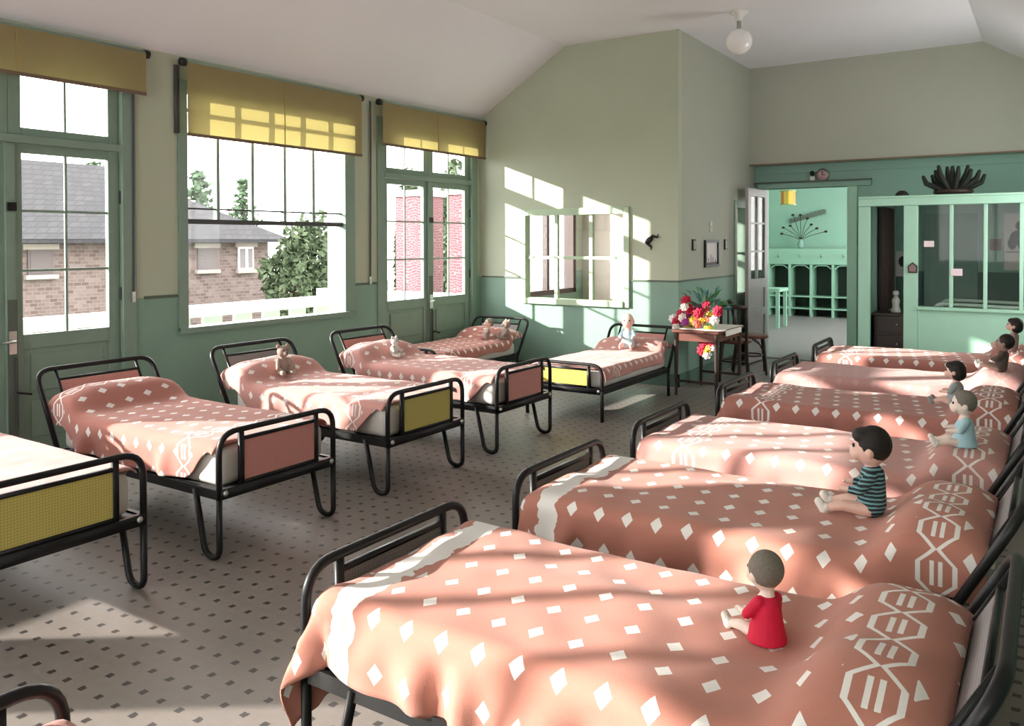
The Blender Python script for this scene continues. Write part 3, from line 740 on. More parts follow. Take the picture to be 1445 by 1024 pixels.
# things on the door wall
q = at(1161, 247, 'Y', YW)
o = thing('wall_clock', 'small round pink dial above the doorway', 'clock', (q.x, YW, q.z))
MB().tube([(0, -.001, 0), (0, -.03, 0)], .085, 20).build('case', CHROME, o, True)
MB().tube([(0, -.03, 0), (0, -.034, 0)], .070, 20).build('dial', mat('pink_dial', (.62, .42, .44), .5), o, True)
MB().bx(-.004, .004, -.037, -.034, 0, .05).bx(0, .04, -.037, -.034, -.004, .004).build('hands', BLACK, o)
q = at(1147, 248, 'Y', YW)
o = thing('wall_bell', 'small white and black bell box left of the pink dial', 'bell', (q.x, YW, q.z))
MB().bx(-.03, .03, -.03, -.001, -.075, -.01).build('bell_box', WHITE, o, bevel=.006); MB().ell((0, -.035, .03), (.03, .03, .035)).build('gong', BLACK, o, True)

# return wall pictures
o = thing('framed_picture', 'black framed snowy picture on the return wall above the flowers', 'picture', (XC, 9.55, 1.45))
for q in ((-.23, -.195, -.16, .16), (.195, .23, -.16, .16), (-.195, .195, .13, .16), (-.195, .195, -.16, -.13)): MB().bx(.001, .03, *q).build('frame_bar', BLACK, o)
MB().bx(.001, .012, -.195, .195, -.13, .13).build('print', mat('pale_print', (.70, .64, .64), .6, var=.05), o)
pd = mat('print_dark', (.15, .13, .13), .7)
b = MB(); b.bx(.012, .0135, -.195, .195, -.13, -.105)
for y, h in ((-.1, .05), (-.02, .09), (.05, .06), (.13, .03)): b.bx(.012, .0135, y-.012, y+.012, -.105, -.105+h)
b.build('print_figures', pd, o)
for y, lab in ((8.98, 'small dark framed photo nearest the wall corner'), (10.07, 'small dark framed photo beside the open door')):
    o = thing('small_frame', lab, 'picture', (XC, y, 1.555), 0, 'small frames on the return wall')
    MB().bx(.001, .02, -.045, .045, -.065, .065).build('frame', BLACK, o); MB().bx(.02, .022, -.028, .028, -.045, .045).build('photo', mat('grey_photo', (.35, .36, .3), .6), o)
o = thing('light_switch', 'pale light switch above the black framed picture', 'switch', (XC, 9.54, 1.77))
MB().bx(.001, .015, -.04, .04, -.06, .06).build('switch_plate', mat('switch_cream', (.55, .55, .45), .5), o, bevel=.004); MB().bx(.015, .03, -.008, .008, -.02, .01).build('toggle', WHITE, o)

# black bird ornament on the back wall
o = thing('bird_ornament', 'black metal bird figure on the wall right of the internal window', 'ornament', (2.32, YB, 1.60))
MB().ell((-.01, -.02, .01), (.06, .018, .03), 12, 8, rot=Matrix.Rotation(-.7, 3, 'Y')).build('body', BLACK, o, True)
MB().cap((.03, -.02, .055), (.09, -.02, .04), .016, .010).cap((.09, -.02, .04), (.10, -.02, .075), .010, .004).build('neck_and_head', BLACK, o, True)
MB().cap((-.03, -.02, -.03), (.02, -.02, -.07), .015, .010).cap((.02, -.02, -.07), (.015, -.02, -.095), .010, .006).build('tail', BLACK, o, True)

# ------------------------------------------------------------------ glazed cabin in front of the far wall
YC = 10.0
o = thing('glazed_cabin', 'mint green glazed cabin built in front of the far wall', 'cabin', (4.22, YC, 0)); ox = 4.22
def cab(x0, x1, y0, y1, z0, z1, name, m=WOOD_G2, bev=.006): return MB().bx(x0-ox, x1-ox, y0-YC, y1-YC, z0, z1).build(name, m, o, bevel=bev)
cab(4.22, 4.34, YC, YC+.09, 0, 1.985, 'post'); cab(4.69, 4.83, YC, YC+.09, 0, 1.985, 'post')
cab(4.22, XR, YC-.01, YC+.10, 1.985, 2.07, 'top_rail'); cab(4.22, XR, YC-.015, YC+1.28, 2.07, 2.095, 'roof_board')
cab(4.83, XR, YC+.01, YC+.08, 0, .84, 'lower_panel'); cab(4.83, XR, YC-.02, YC+.11, .84, .875, 'sill')
cab(4.83, 4.86, YC+.0, YC+.02, .05, .84, 'panel_batten')
for x in (5.155, 5.475, 5.80, 6.13): cab(x-.019, x+.019, YC+.02, YC+.07, .875, 1.985, 'mullion')
e = [4.83, 5.155, 5.475, 5.80, 6.13, XR]
for i in range(5): cab(e[i]+(.019 if i else 0), e[i+1]-.019, YC+.043, YC+.047, .875, 1.985, 'pane', GLASS, 0)
cab(4.24, 4.30, YC+.10, 12.15, 0, 2.06, 'side_wall', TEAL_WALL, 0)
struct('wall_cabin_back', holed(MB(), 'Y', 12.2, 12.3, 4.24, XR, 0, 2.1, [], 1.19), [TEAL_WALL, mat('paint_dark_teal', (.10, .17, .15), .6)])
struct('ceiling_cabin', MB().bx(4.24, XR, 11.42, 12.3, 2.1, 2.15), CEIL)
struct('door_4', MB().bx(4.64, 4.70, 12.16, 12.2, 0, 1.95).bx(5.20, 5.26, 12.16, 12.2, 0, 1.95).bx(4.70, 5.20, 12.16, 12.2, 1.88, 1.95).bx(4.70, 5.20, 12.18, 12.2, 0, 1.88), mat('grey_teal_door', (.22, .34, .30), .5))
cur = mat('brown_curtain', (.07, .05, .045), .9)
c = MB()
for i in range(5):
    y = 10.75+i*.16; c.tube([(4.345+.012*math.sin(i*2), y, .75), (4.35, y, 1.4), (4.345, y, 2.0)], .045, 8)
tag(c.build('brown_curtain', cur, None, True), 'dark brown curtain hanging just inside the cabin opening', 'curtain')
o = thing('dark_chest', 'dark wooden chest standing in the cabin opening', 'chest', (4.60, 10.45, 0))
MB().bx(-.25, .25, -.22, .22, .04, .74).build('body', DARKWOOD, o, bevel=.008); MB().bx(-.27, .27, -.24, .24, .74, .77).build('top', DARKWOOD, o, bevel=.006)
for z in (.1, .33, .55): 
    d_ = MB().bx(-.22, .22, -.235, -.22, z, z+.19).build('drawer', DARKWOOD, o, bevel=.005); MB().ell((0, -.245, z+.095), .014).build('knob', CHROME, d_, True)
o = thing('figurine', 'small pale figurine on the dark chest in the cabin opening', 'figurine', (4.56, 10.38, .77))
MB().lathe([(.05, 0), (.055, .02), (.035, .08), (.045, .14), (.02, .19)], n=12).build('robe', mat('pale_grey_plaster', (.45, .45, .43), .6), o, True); MB().ell((0, 0, .22), .035).build('head', mat('pale_grey_plaster', (.45, .45, .43)), o, True)
# cot behind the glass
o = thing('white_cot', 'pale tubular cot standing behind the cabin glass', 'cot', (5.35, 11.2, 0))
PW = mat('pale_enamel', (.55, .68, .6), .35)
MB().tube(rpath([(-.45, -.4, 0), (-.45, -.4, .86), (.9, -.4, .83), (.9, -.4, 0)], .12, 6), .022, 8).build('front_rail', PW, o, True)
MB().tube(rpath([(-.45, .4, 0), (-.45, .4, .86), (.9, .4, .83), (.9, .4, 0)], .12, 6), .022, 8).build('rear_rail', PW, o, True)
MB().bx(-.43, .88, -.38, .38, .45, .68).build('mattress', GREYC, o, bevel=.04)
MB().tube([(-.45, -.4, .62), (.9, -.4, .60)], .015, 8).build('lower_rail', PW, o, True)
# prints and notices
o = thing('calendar_poster', 'tall black and white picture calendar on the cabin back wall', 'poster', (5.72, 12.2, 1.58))
MB().bx(-.17, .17, -.008, -.001, -.36, .36).build('sheet', mat('poster_paper', (.72, .66, .66), .6), o)
pb = MB()
for cx_, cz_, rx, rz_ in ((.02, .20, .07, .07), (.0, .05, .11, .10), (-.08, -.02, .05, .08), (.08, .24, .05, .04), (.06, -.06, .08, .05)):
    pb.prism([(cx_+rx*math.cos(k*PI/6), cz_+rz_*math.sin(k*PI/6)) for k in range(12)], 'Y', -.010, -.008)
pb.bx(-.15, .15, -.0095, -.008, -.135, -.125).build('print', mat('poster_ink', (.05, .045, .045), .7), o)
for lab, u, v, w_, h_, Y, m in (
    ('white paper notice stuck on the upper left cabin pane', 1311, 344, .10, .065, YC+.04, mat('pinkish_paper', (.80, .66, .70), .7)),
    ('white paper notice stuck low on the second cabin mullion', 1350, 384, .11, .075, YC+.015, mat('pinkish_paper', (.8, .66, .7), .7)),
    ('small dark square picture on the cabin back wall', 1405, 345, .13, .15, 12.2, mat('brown_print', (.16, .10, .09), .7))):
    q = at(u, v, 'Y', Y); f = MB().bx(-w_/2, w_/2, -.006, -.001, -h_/2, h_/2).build('paper_notice', m); f.location = (q.x, Y, q.z); tag(f, lab, 'notice')
q = at(1268, 372, 'Y', 12.2)
o = thing('portrait_print', 'white print with a dark head seen through the cabin opening', 'poster', (4.36, 12.2, q.z))
MB().bx(-.12, .12, -.008, -.001, -.17, .17).build('sheet', mat('poster_paper', (.72, .66, .66)), o)
MB().prism([(.055*math.cos(k*PI/6)+.02, .03+.075*math.sin(k*PI/6)) for k in range(12)], 'Y', -.010, -.008).build('print', mat('poster_ink', (.05, .045, .045)), o)
q = at(1288, 378, 'Y', YC)
o = thing('house_plaque', 'dark house-shaped plaque on the cabin post', 'plaque', (q.x, YC, q.z))
pl = [(-.045, -.055), (.045, -.055), (.05, .02), (0, .065), (-.05, .02)]
MB().prism(pl, 'Y', -.016, -.001).build('plaque_board', DARKWOOD, o); MB().prism([(a*.7, c*.7) for a, c in pl], 'Y', -.019, -.016).build('plaque_print', mat('mauve_print', (.25, .17, .17), .6), o)
# cactus and bell on the cabin roof
q = at(1345, 272, 'Y', 10.25)
o = thing('potted_cactus', 'dark finger cactus on top of the glazed cabin', 'plant', (q.x, 10.25, 2.095))
CAC = mat('dark_cactus', (.012, .016, .012), .7)
MB().lathe([(.16, 0), (.20, .03), (.19, .06), (.17, .06)], n=16).build('dish', DARKWOOD, o, True)
for i in range(11):
    a = -1.15+2.3*i/10; l = random.uniform(.13, .22); yy = random.uniform(-.08, .08)
    x0 = -.09+.18*i/10
    p1 = (x0+math.sin(a)*l*.9, yy*1.6, .05+math.cos(a)*l)
    MB().cap((x0, yy, .05), p1, .032, .028, 8).cap(p1, (p1[0]+math.sin(a*.4)*.07, p1[1], p1[2]+.075), .028, .018, 8).build('stem', CAC, o, True)
q = at(1272, 272, 'Y', YC+.04)
o = thing('desk_bell', 'small black bell on the cabin roof edge above the opening', 'bell', (q.x, YC+.08, 2.095))
MB().lathe([(.075, 0), (.07, .015), (.055, .04), (.025, .06)], n=16).build('dome', BLACK, o, True); MB().ell((0, 0, .065), .012).build('button', CHROME, o, True)

# ------------------------------------------------------------------ table with flowers, chairs
o = thing('side_table', 'small brown wooden table under the bouquet by the return wall', 'table', (3.02, 8.46, 0))
TW, TD, TZ = .25, .40, .68
MB().bx(-TW, TW, -TD, TD, TZ-.025, TZ).build('table_top', BROWNWOOD, o, bevel=.006)
MB().bx(-TW+.03, TW-.03, -TD+.03, -TD+.05, TZ-.11, TZ-.025).bx(-TW+.03, TW-.03, TD-.05, TD-.03, TZ-.11, TZ-.025).bx(-TW+.03, -TW+.05, -TD+.05, TD-.05, TZ-.11, TZ-.025).bx(TW-.05, TW-.03, -TD+.05, TD-.05, TZ-.11, TZ-.025).build('apron', BROWNWOOD, o)
for x in (-TW+.035, TW-.035):
    for y in (-TD+.035, TD-.035): MB().tube([(x, y, TZ-.03), (x, y, .3), (x, y, 0)], [.024, .02, .016], 8).build('leg', DARKWOOD, o)
for y in (-TD+.035, TD-.035): MB().bx(-TW+.03, TW-.03, y-.01, y+.01, .14, .165).build('stretcher', DARKWOOD, o)
o = thing('table_cloth', 'small white cloth lying on the brown side table', 'cloth', (3.02, 8.46, TZ))
MB().bx(-.22, .258, -.30, .36, .001, .008).bx(.252, .258, -.20, .30, -.06, .008).build('cloth', WHITEC, o)
o = thing('bouquet', 'big bouquet of red and yellow flowers on the side table', 'bouquet', (3.02, 8.38, TZ+.008))
MB().lathe([(.05, 0), (.075, .03), (.08, .09), (.05, .14), (.06, .17)], n=16).build('vase', mat('pale_vase', (.6, .58, .55), .3), o, True)
FLC = {'r': mat('crimson_petals', (.50, .015, .05), .7, var=.2, vscale=30), 'y': mat('yellow_petals', (.85, .62, .08), .7, var=.1), 'w': mat('white_petals', (.85, .82, .78), .7), 'p': mat('purple_petals', (.30, .04, .28), .7), 'o': mat('orange_petals', (.80, .18, .12), .7)}
LEAF = mat('dark_leaf', (.07, .20, .08), .6, var=.4, vscale=20); LEAF2 = mat('blue_green_leaf', (.08, .22, .22), .6, var=.3)
def flower(c, r, n_, key, nrm):
    b_ = MB(); q_ = Vector(nrm).to_track_quat('Z', 'Y').to_matrix()
    for ring, (rr, tilt, cnt) in enumerate(((1.0, .25, 7), (.65, .7, 6), (.35, 1.1, 4))):
        for i in range(cnt):
            a = 2*PI*i/cnt+ring*.4
            p = Vector(c)+q_ @ Vector((math.cos(a)*r*rr*.55, math.sin(a)*r*rr*.55, r*.22*ring))
            b_.ell(p, (r*.42*(1-.15*ring), r*.34, r*.16), 6, 4, rot=q_ @ Matrix.Rotation(a, 3, 'Z') @ Matrix.Rotation(-tilt, 3, 'Y'))
    return b_.build('flower', FLC[key], o, True)
# flower heads: photo pixels carried to the bouquet's own depth, spread in depth around the vase
heads = [(968, 424, 'r'), (973, 436, 'r'), (961, 443, 'r'), (971, 445, 'p'), (955, 454, 'r'), (967, 454, 'p'), (958, 467, 'r'), (985, 434, 'p'), (997, 432, 'r'), (986, 442, 'r'), (1013, 439, 'r'), (1000, 453, 'o'), (1003, 445, 'y'), (982, 463, 'y'), (979, 444, 'y'), (971, 463, 'y'), (963, 448, 'w'), (966, 433, 'w'), (954, 461, 'w'), (961, 473, 'w'), (990, 452, 'y'), (977, 452, 'y'), (1006, 472, 'r'), (995, 469, 'p'), (1000, 463, 'y'), (1005, 485, 'r'), (995, 484, 'r'), (1000, 490, 'y'), (991, 494, 'r'), (998, 500, 'w'), (1007, 489, 'w'), (996, 496, 'y'), (969, 472, 'y'), (1008, 452, 'w'), (984, 456, 'o'), (950, 449, 'w')]
for i, (u, v, key) in enumerate(heads):
    dy = random.uniform(-.10, .05) if v < 476 else -.13
    p = at(u, v, 'Y', 8.30+dy)
    c = (p.x-3.02, 8.30+dy-8.38, p.z-TZ-.008); r = {'r': .066, 'y': .056, 'w': .058, 'p': .052, 'o': .06}[key]
    flower(c, r, 6, key, (random.uniform(-.4, .6), -1, random.uniform(.1, .7)))
    if v < 476: MB().tube([(0, 0, .14), (c[0]*.5, c[1]*.5, .15+(c[2]-.14)*.7), (c[0], c[1]+.03, c[2]-.01)], .006, 5).build('stem', LEAF, o)
    else: MB().tube([(.05, -.05, .15), (c[0], c[1]+.05, .06), (c[0], c[1]+.03, c[2])], .006, 5).build('stem', LEAF, o)
for i in range(70):
    a = random.uniform(0, 2*PI); el = random.uniform(-.1, 1.2); rr = random.uniform(.12, .26)
    c = Vector((math.cos(a)*math.cos(el)*rr*1.15, math.sin(a)*math.cos(el)*rr*.6, .20+math.sin(el)*rr*.9))
    d = (c-Vector((0, 0, .12))).normalized(); s_ = d.cross(Vector((0, 0, 1))).normalized(); up_ = s_.cross(d)
    ln_ = random.uniform(.08, .13); w_ = ln_*.3
    MB().add([c-d*ln_*.5, c+s_*w_*.5+up_*.01, c+d*ln_*.5-up_*.02, c-s_*w_*.5+up_*.01, c-up_*.006], [(0, 1, 4), (1, 2, 4), (2, 3, 4), (3, 0, 4)]).build('leaf', LEAF if i % 3 else LEAF2, o, True)

def chair(label, loc, rz):
    o = thing('bistro_chair', label, 'chair', loc, rz, 'dark wooden chairs by the door')
    MB().lathe([(.0, .0), (.185, .0), (.20, .012), (.20, .028), (.185, .038), (.0, .032)], (0, 0, .43), 20).build('seat', BROWNWOOD, o, True)
    for x, y in ((.13, .13), (.13, -.13)): MB().tube([(x, y, .43), (x+.02, y*1.15, .2), (x+.035, y*1.3, 0)], [.018, .016, .013], 8).build('leg', DARKWOOD, o, True)
    for y in (-.14, .14): MB().tube([(-.22, y*1.1, 0), (-.16, y, .43), (-.20, y, .66), (-.24, y*.95, .86)], [.014, .018, .017, .015], 8).build('leg', DARKWOOD, o, True)
    MB().tube([(-.24, -.15, .85), (-.265, 0, .86), (-.24, .15, .85)], .026, 8).build('top_rail', DARKWOOD, o, True)
    for y in (-.06, .0, .06): MB().tube([(-.165, y, .46), (-.25, y, .84)], .012, 6).build('back_slat', DARKWOOD, o, True)
    MB().tube([(.13*math.cos(2*PI*i/16), .14*math.sin(2*PI*i/16), .22) for i in range(16)], .010, 6, closed=True).build('ring_stretcher', DARKWOOD, o, True)
    for y in (-.15, .15): MB().tube([(.14, y, .25), (.09, y*.9, .36), (.0, y*.9, .42)], .008, 6).build('bracket', DARKWOOD, o, True)
    return o
chair('dark wooden chair pushed up between the flower table and the wall window', (3.00, 9.36, 0), PI/2+.3)
chair('dark wooden bentwood chair standing beside the open glazed door', (3.02, 9.95, 0), .35)

# ------------------------------------------------------------------ dolls and soft toys (built 1 unit tall, sitting, facing +x)
def stripes_mat():
    m, nt, b = new_mat('teal_striped_jersey')
    tc = nt.nodes.new('ShaderNodeTexCoord'); sp = nt.nodes.new('ShaderNodeSeparateXYZ'); nt.links.new(tc.outputs['Object'], sp.inputs[0])
    z = X(nt, sp.outputs[2])+(noise_n(nt, 14)-.5)*.02
    nt.links.new(mixc(nt, (z/.045).fract() < .42, (.015, .025, .03), (.16, .36, .40)), b.inputs['Base Color']); b.inputs['Roughness'].default_value = .85
    return m
STRIPE = stripes_mat()
def doll(label, loc, H, rz, skin, hair, dress, legs=None, lean=0.0, hairstyle='short', arms=1.0, shoes=None, tilt=0.0):
    o = thing('doll', label, 'doll', loc, rz, 'toys sitting on the beds'); o.scale = (H, H, H); o.rotation_euler = (0, tilt, rz)
    b = MB()
    hc = Vector((.03+lean, 0, .775))
    b.ell(hc, (.185, .175, .205), 16, 12)
    b.ell(hc+Vector((.12, 0, -.07)), (.10, .13, .10), 12, 8)                         # cheeks and jaw
    b.cap(hc+Vector((.18, 0, -.02)), hc+Vector((.205, 0, -.04)), .026, .022, 8)      # nose
    for s_ in (-1, 1): b.ell(hc+Vector((-.01, s_*.175, -.03)), (.045, .025, .06), 8, 6)   # ears
    b.cap((.0, 0, .50), hc, .075, .08)                                                # neck
    b.cap((.0, 0, .14), (.01+lean*.4, 0, .46), .135, .115, 12)                       # trunk
    for s_ in (-1, 1):
        sh = Vector((.01+lean*.4, s_*.125, .49)); el = Vector((.10, s_*.21, .33)); ha = Vector((.25*arms, s_*.17, .27+.05*arms))
        b.cap(sh, el, .055, .046, 8); b.cap(el, ha, .046, .036, 8)
        b.ell(ha+Vector((.03, 0, 0)), (.042, .026, .034), 8, 6)
        for k in range(4): b.cap(ha+Vector((.045, (k-1.5)*.014, .006)), ha+Vector((.085-.008*abs(k-1.2), (k-1.5)*.017, -.012)), .012, .010, 6)
        b.cap(ha+Vector((.03, -s_*.02, .012)), ha+Vector((.06, -s_*.038, .024)), .012, .010, 6)   # thumb
        hip = Vector((.03, s_*.085, .10)); kn = Vector((.27, s_*.135, .125)); an = Vector((.46, s_*.15, .075))
        b.cap(hip, kn, .085, .066, 8); b.cap(kn, an, .064, .045, 8)
        b.cap(an+Vector((.01, 0, -.01)), an+Vector((.05, 0, .065)), .042, .032, 8)
    link('body', baked(b, skin, .014, 3), o)
    e = MB()
    for s_ in (-1, 1): MB().ell(hc+Vector((.168, s_*.072, .015)), (.016, .024, .026), 8, 6).build('eye', mat('doll_eye', (.02, .02, .025), .2), o, True)
    MB().ell(hc+Vector((.205, 0, -.105)), (.012, .035, .011), 8, 6).build('mouth', mat('doll_lips', (.5, .1, .1), .4), o, True)
    if hair:
        h = MB()
        h.ell(hc+Vector((-.028, 0, .035)), (.192, .195, .205), 16, 10)
        if hairstyle == 'fringe': h.ell(hc+Vector((.07, 0, .12)), (.13, .165, .09), 12, 8)
        if hairstyle == 'bob': h.ell(hc+Vector((-.06, 0, -.05)), (.17, .20, .17), 12, 8); h.ell(hc+Vector((.06, 0, .12)), (.14, .165, .09), 12, 8)
        if hairstyle == 'curly':
            for k in range(26):
                a = random.uniform(0, 2*PI); p = random.uniform(-.2, 1.4); h.ell(hc+Vector((-.05+.15*math.cos(a)*math.cos(p), .17*math.sin(a)*math.cos(p), .05+.17*math.sin(p))), .06, 8, 6)
        link('hair', baked(h, hair, .016, 2), o)
    if dress:
        d = MB()
        if legs == 'skirt': d.tube([(.02, 0, .035), (.02, 0, .12), (.01, 0, .3), (lean*.3, 0, .45), (lean*.4, 0, .535)], [.22, .205, .16, .14, .085], 16)
        else: d.cap((.0, 0, .15), (lean*.4, 0, .47), .155, .13, 14); d.ell((.02, 0, .11), (.16, .165, .11), 12, 8)
        for s_ in (-1, 1):
            sh = Vector((.0+lean*.4, s_*.12, .48)); el = Vector((.10, s_*.21, .33)); ha = Vector((.19*arms, s_*.18, .29+.03*arms))
            d.cap(sh, el, .072, .06, 8)
            if legs != 'skirt': d.cap(el, ha, .058, .05, 8)
        me = baked(d, dress, .016, 3); link('dress' if legs == 'skirt' else 'jersey', me, o)
    if shoes:
        for s_ in (-1, 1): 
            an = Vector((.47, s_*.15, .06)); MB().cap(an+Vector((.0, 0, -.005)), an+Vector((.06, 0, .075)), .055, .046, 10).ell(an+Vector((-.02, 0, .02)), .055, 10, 8).build('bootee', shoes, o, True)
    return o
def bear(label, loc, H, rz, fur, tilt=0.0, roll=0.0):
    o = thing('teddy_bear', label, 'soft toy', loc, rz, 'toys sitting on the beds'); o.scale = (H, H, H); o.rotation_euler = (roll, tilt, rz)
    b = MB(); hc = Vector((.04, 0, .74))
    b.ell(hc, (.19, .20, .19), 14, 10); b.ell((0, 0, .30), (.19, .20, .27), 14, 10)
    b.ell(hc+Vector((.17, 0, -.05)), (.09, .08, .07), 10, 8)
    for s_ in (-1, 1):
        b.ell(hc+Vector((-.02, s_*.16, .17)), (.05, .075, .075), 10, 8)
        b.cap((.04, s_*.17, .47), (.2, s_*.26, .24), .08, .07); b.cap((.08, s_*.12, .10), (.40, s_*.20, .085), .10, .085); b.ell((.45, s_*.2, .11), (.06, .075, .10), 10, 8)
    link('body', baked(b, fur, .02, 2), o)
    for s_ in (-1, 1): MB().ell(hc+Vector((.165, s_*.075, .05)), .024, 8, 6).build('eye', BLACK, o, True)
    MB().ell(hc+Vector((.255, 0, -.03)), (.02, .03, .022), 8, 6).build('nose', BLACK, o, True)
    return o
bpy.context.view_layer.update(); DG = bpy.context.evaluated_depsgraph_get()
def on_bed(u, v, sink=.006):
    """where the line of sight through a photo pixel meets a bedspread: the seat of a toy"""
    d = (at(u, v, 'Y', 20)-CAM).normalized(); o_ = CAM.copy()
    for _ in range(60):
        hit, l, n, i_, ob, m_ = scene.ray_cast(DG, o_, d)
        if not hit: break
        if ob.name.startswith('bedspread'): return (l.x, l.y, l.z-sink)
        o_ = l+d*.003
    q_ = at(u, v, 'Z', .6); return (q_.x, q_.y, q_.z)
doll('doll in a red dress seen from behind, on the nearest bed', on_bed(1084, 905), .235, PI-.55, SKINP, HAIRG, RED, 'skirt', shoes=WHITEC, lean=.03)
doll('dark-haired doll in a teal striped jersey and white bootees', on_bed(1230, 727), .335, PI+.05, SKIN, HAIRD, STRIPE, 'trousers', shoes=WHITEC, lean=-.02, hairstyle='fringe')
doll('fair doll in white and pale blue leaning at the third right bed pillow', on_bed(1362, 630), .25, PI+.2, SKINP, HAIRG, BLUE, 'skirt', shoes=WHITEC, hairstyle='short')
doll('doll with dark bob and grey-blue frock on the fourth right bed', on_bed(1350, 571), .27, PI-.1, SKIN, HAIRD, mat('grey_blue_cloth', (.30, .36, .38), .85), 'skirt', hairstyle='bob', shoes=GREYC)
doll('brown doll with black hair reclining on the fifth right bed pillow', on_bed(1410, 524), .27, PI-.15, mat('brown_doll_skin', (.34, .22, .18), .5), HAIRD, FURD, 'trousers', hairstyle='short', tilt=-.2, shoes=WHITEC)
doll('doll with black hair and pinkish suit on the farthest right bed', on_bed(1427, 495), .28, PI-.1, SKIN, HAIRD, mat('dusty_pink_cloth', (.42, .28, .25), .85), 'trousers', hairstyle='bob', tilt=-.15)
bear('beige teddy bear sitting beside the pillow under the big window', on_bed(399, 527), .235, -.25, FUR)
bear('small white bear on the bed in front of the corner door', on_bed(556, 502), .185, .1, FURW)
doll('bald baby doll in a pale blue frock on the bed under the internal window', on_bed(886, 490), .37, -PI/2+.3, SKIN, None, BLUE, 'skirt', lean=.0)
bear('grey-beige plush toy lying against the corner bed pillow', on_bed(712, 479), .25, -PI/2-.5, FUR, tilt=-.2)
doll('faded doll in a greyish frock lying on the corner bed pillow', on_bed(684, 479), .26, -PI/2-.6, SKIN, HAIRG, mat('faded_mauve_cloth', (.45, .36, .34), .85), 'skirt', tilt=-.3)

# ------------------------------------------------------------------ outside: terrace, balustrade, stone house, trees
OW = mat('terrace_white', (.66, .65, .63), .8, var=.04)
struct('terrace_slab', MB().bx(-1.9, -.2, -5, 9.5, -.15, -.01), mat('terrace_floor', (.40, .38, .36), .8))
o = thing('balustrade', 'white balustrade with square gaps along the terrace outside', 'balustrade', (-1.6, 0, 0))
MB().bx(-.09, .09, -5, 7.62, .80, .92).build('handrail', OW, o); MB().bx(-.09, .09, -5, 7.62, 0, .52).build('plinth', OW, o)
bm = MB().bx(-.02, .02, -.12, .12, .52, .80).mesh('baluster', OW)
y = -4.8
while y < 7.6:
    q = link('baluster', bm, o); q.location = (0, y, 0); y += .405
tag(MB().bx(-1.70, -1.52, 7.55, 7.73, 0, 3.1).build('porch_column', OW), 'white square porch column right of the tree outside the big window', 'column')
def brick_mat(name, a, b_, mort, sc, w_=.5, h_=.25):
    m, nt, bs = new_mat(name); t_ = nt.nodes.new('ShaderNodeTexBrick'); tc = nt.nodes.new('ShaderNodeTexCoord')
    mp = nt.nodes.new('ShaderNodeMapping'); mp.inputs['Rotation'].default_value = (PI/2, 0, 0)
    cx_ = nt.nodes.new('ShaderNodeSeparateXYZ'); nt.links.new(tc.outputs['Object'], cx_.inputs[0])
    cb = nt.nodes.new('ShaderNodeCombineXYZ'); s_ = X(nt, cx_.outputs[0])+X(nt, cx_.outputs[1])
    nt.links.new(s_.v, cb.inputs[0]); nt.links.new(cx_.outputs[2], cb.inputs[1])
    nz = nt.nodes.new('ShaderNodeTexNoise'); nz.inputs['Scale'].default_value = 3
    va = nt.nodes.new('ShaderNodeVectorMath'); va.operation = 'MULTIPLY_ADD'; nt.links.new(nz.outputs['Color'], va.inputs[0]); va.inputs[1].default_value = (.34, .20, 0)
    nt.links.new(cb.outputs[0], va.inputs[2]); nt.links.new(va.outputs[0], t_.inputs['Vector'])
    t_.inputs['Color1'].default_value = c4(a); t_.inputs['Color2'].default_value = c4(b_); t_.inputs['Mortar'].default_value = c4(mort)
    t_.inputs['Scale'].default_value = sc; t_.inputs['Brick Width'].default_value = w_; t_.inputs['Row Height'].default_value = h_; t_.inputs['Mortar Size'].default_value = .025
    nt.links.new(mixc(nt, noise_n(nt, 5)*.4, t_.outputs['Color'], tuple(q*.5 for q in a)), bs.inputs['Base Color']); bs.inputs['Roughness'].default_value = .9
    return m
STONE = brick_mat('rubble_stone', (.085, .055, .05), (.16, .125, .115), (.17, .145, .135), 2.6, .6, .28)
SLATE = brick_mat('slate_roof', (.022, .022, .026), (.034, .034, .038), (.012, .012, .014), 1.6, .5, .28)
PBRICK = brick_mat('pink_brick', (.19, .055, .075), (.13, .04, .055), (.22, .17, .17), 5, .5, .22)
o = thing('stone_house', 'stone house with dark slate hipped roof outside the windows', 'house', (-18, 0, -4)); hz = 4
MB().bx(-8, 0, 4.0, 20.4, 0, 5.75).build('wall', STONE, o)
b = MB(); e0, e1, ze = 3.4, 21.0, 5.70
b.add([(-8.6, e0, ze), (.55, e0, ze), (.55, e1, ze), (-8.6, e1, ze), (-4, e0+3.5, ze+2.6), (-4, e1-4.6, ze+2.6), (-8.6, e0, ze-.12), (.55, e0, ze-.12), (.55, e1, ze-.12), (-8.6, e1, ze-.12)],
      [(0, 1, 4), (1, 2, 5, 4), (2, 3, 5), (3, 0, 4, 5), (0, 6, 7, 1), (1, 7, 8, 2), (2, 8, 9, 3), (3, 9, 6, 0), (6, 9, 8, 7)])
b.build('roof', SLATE, o)
SHUT = mat('grey_shutter', (.09, .075, .075), .7); LINT = mat('pale_lintel', (.28, .25, .22), .8)
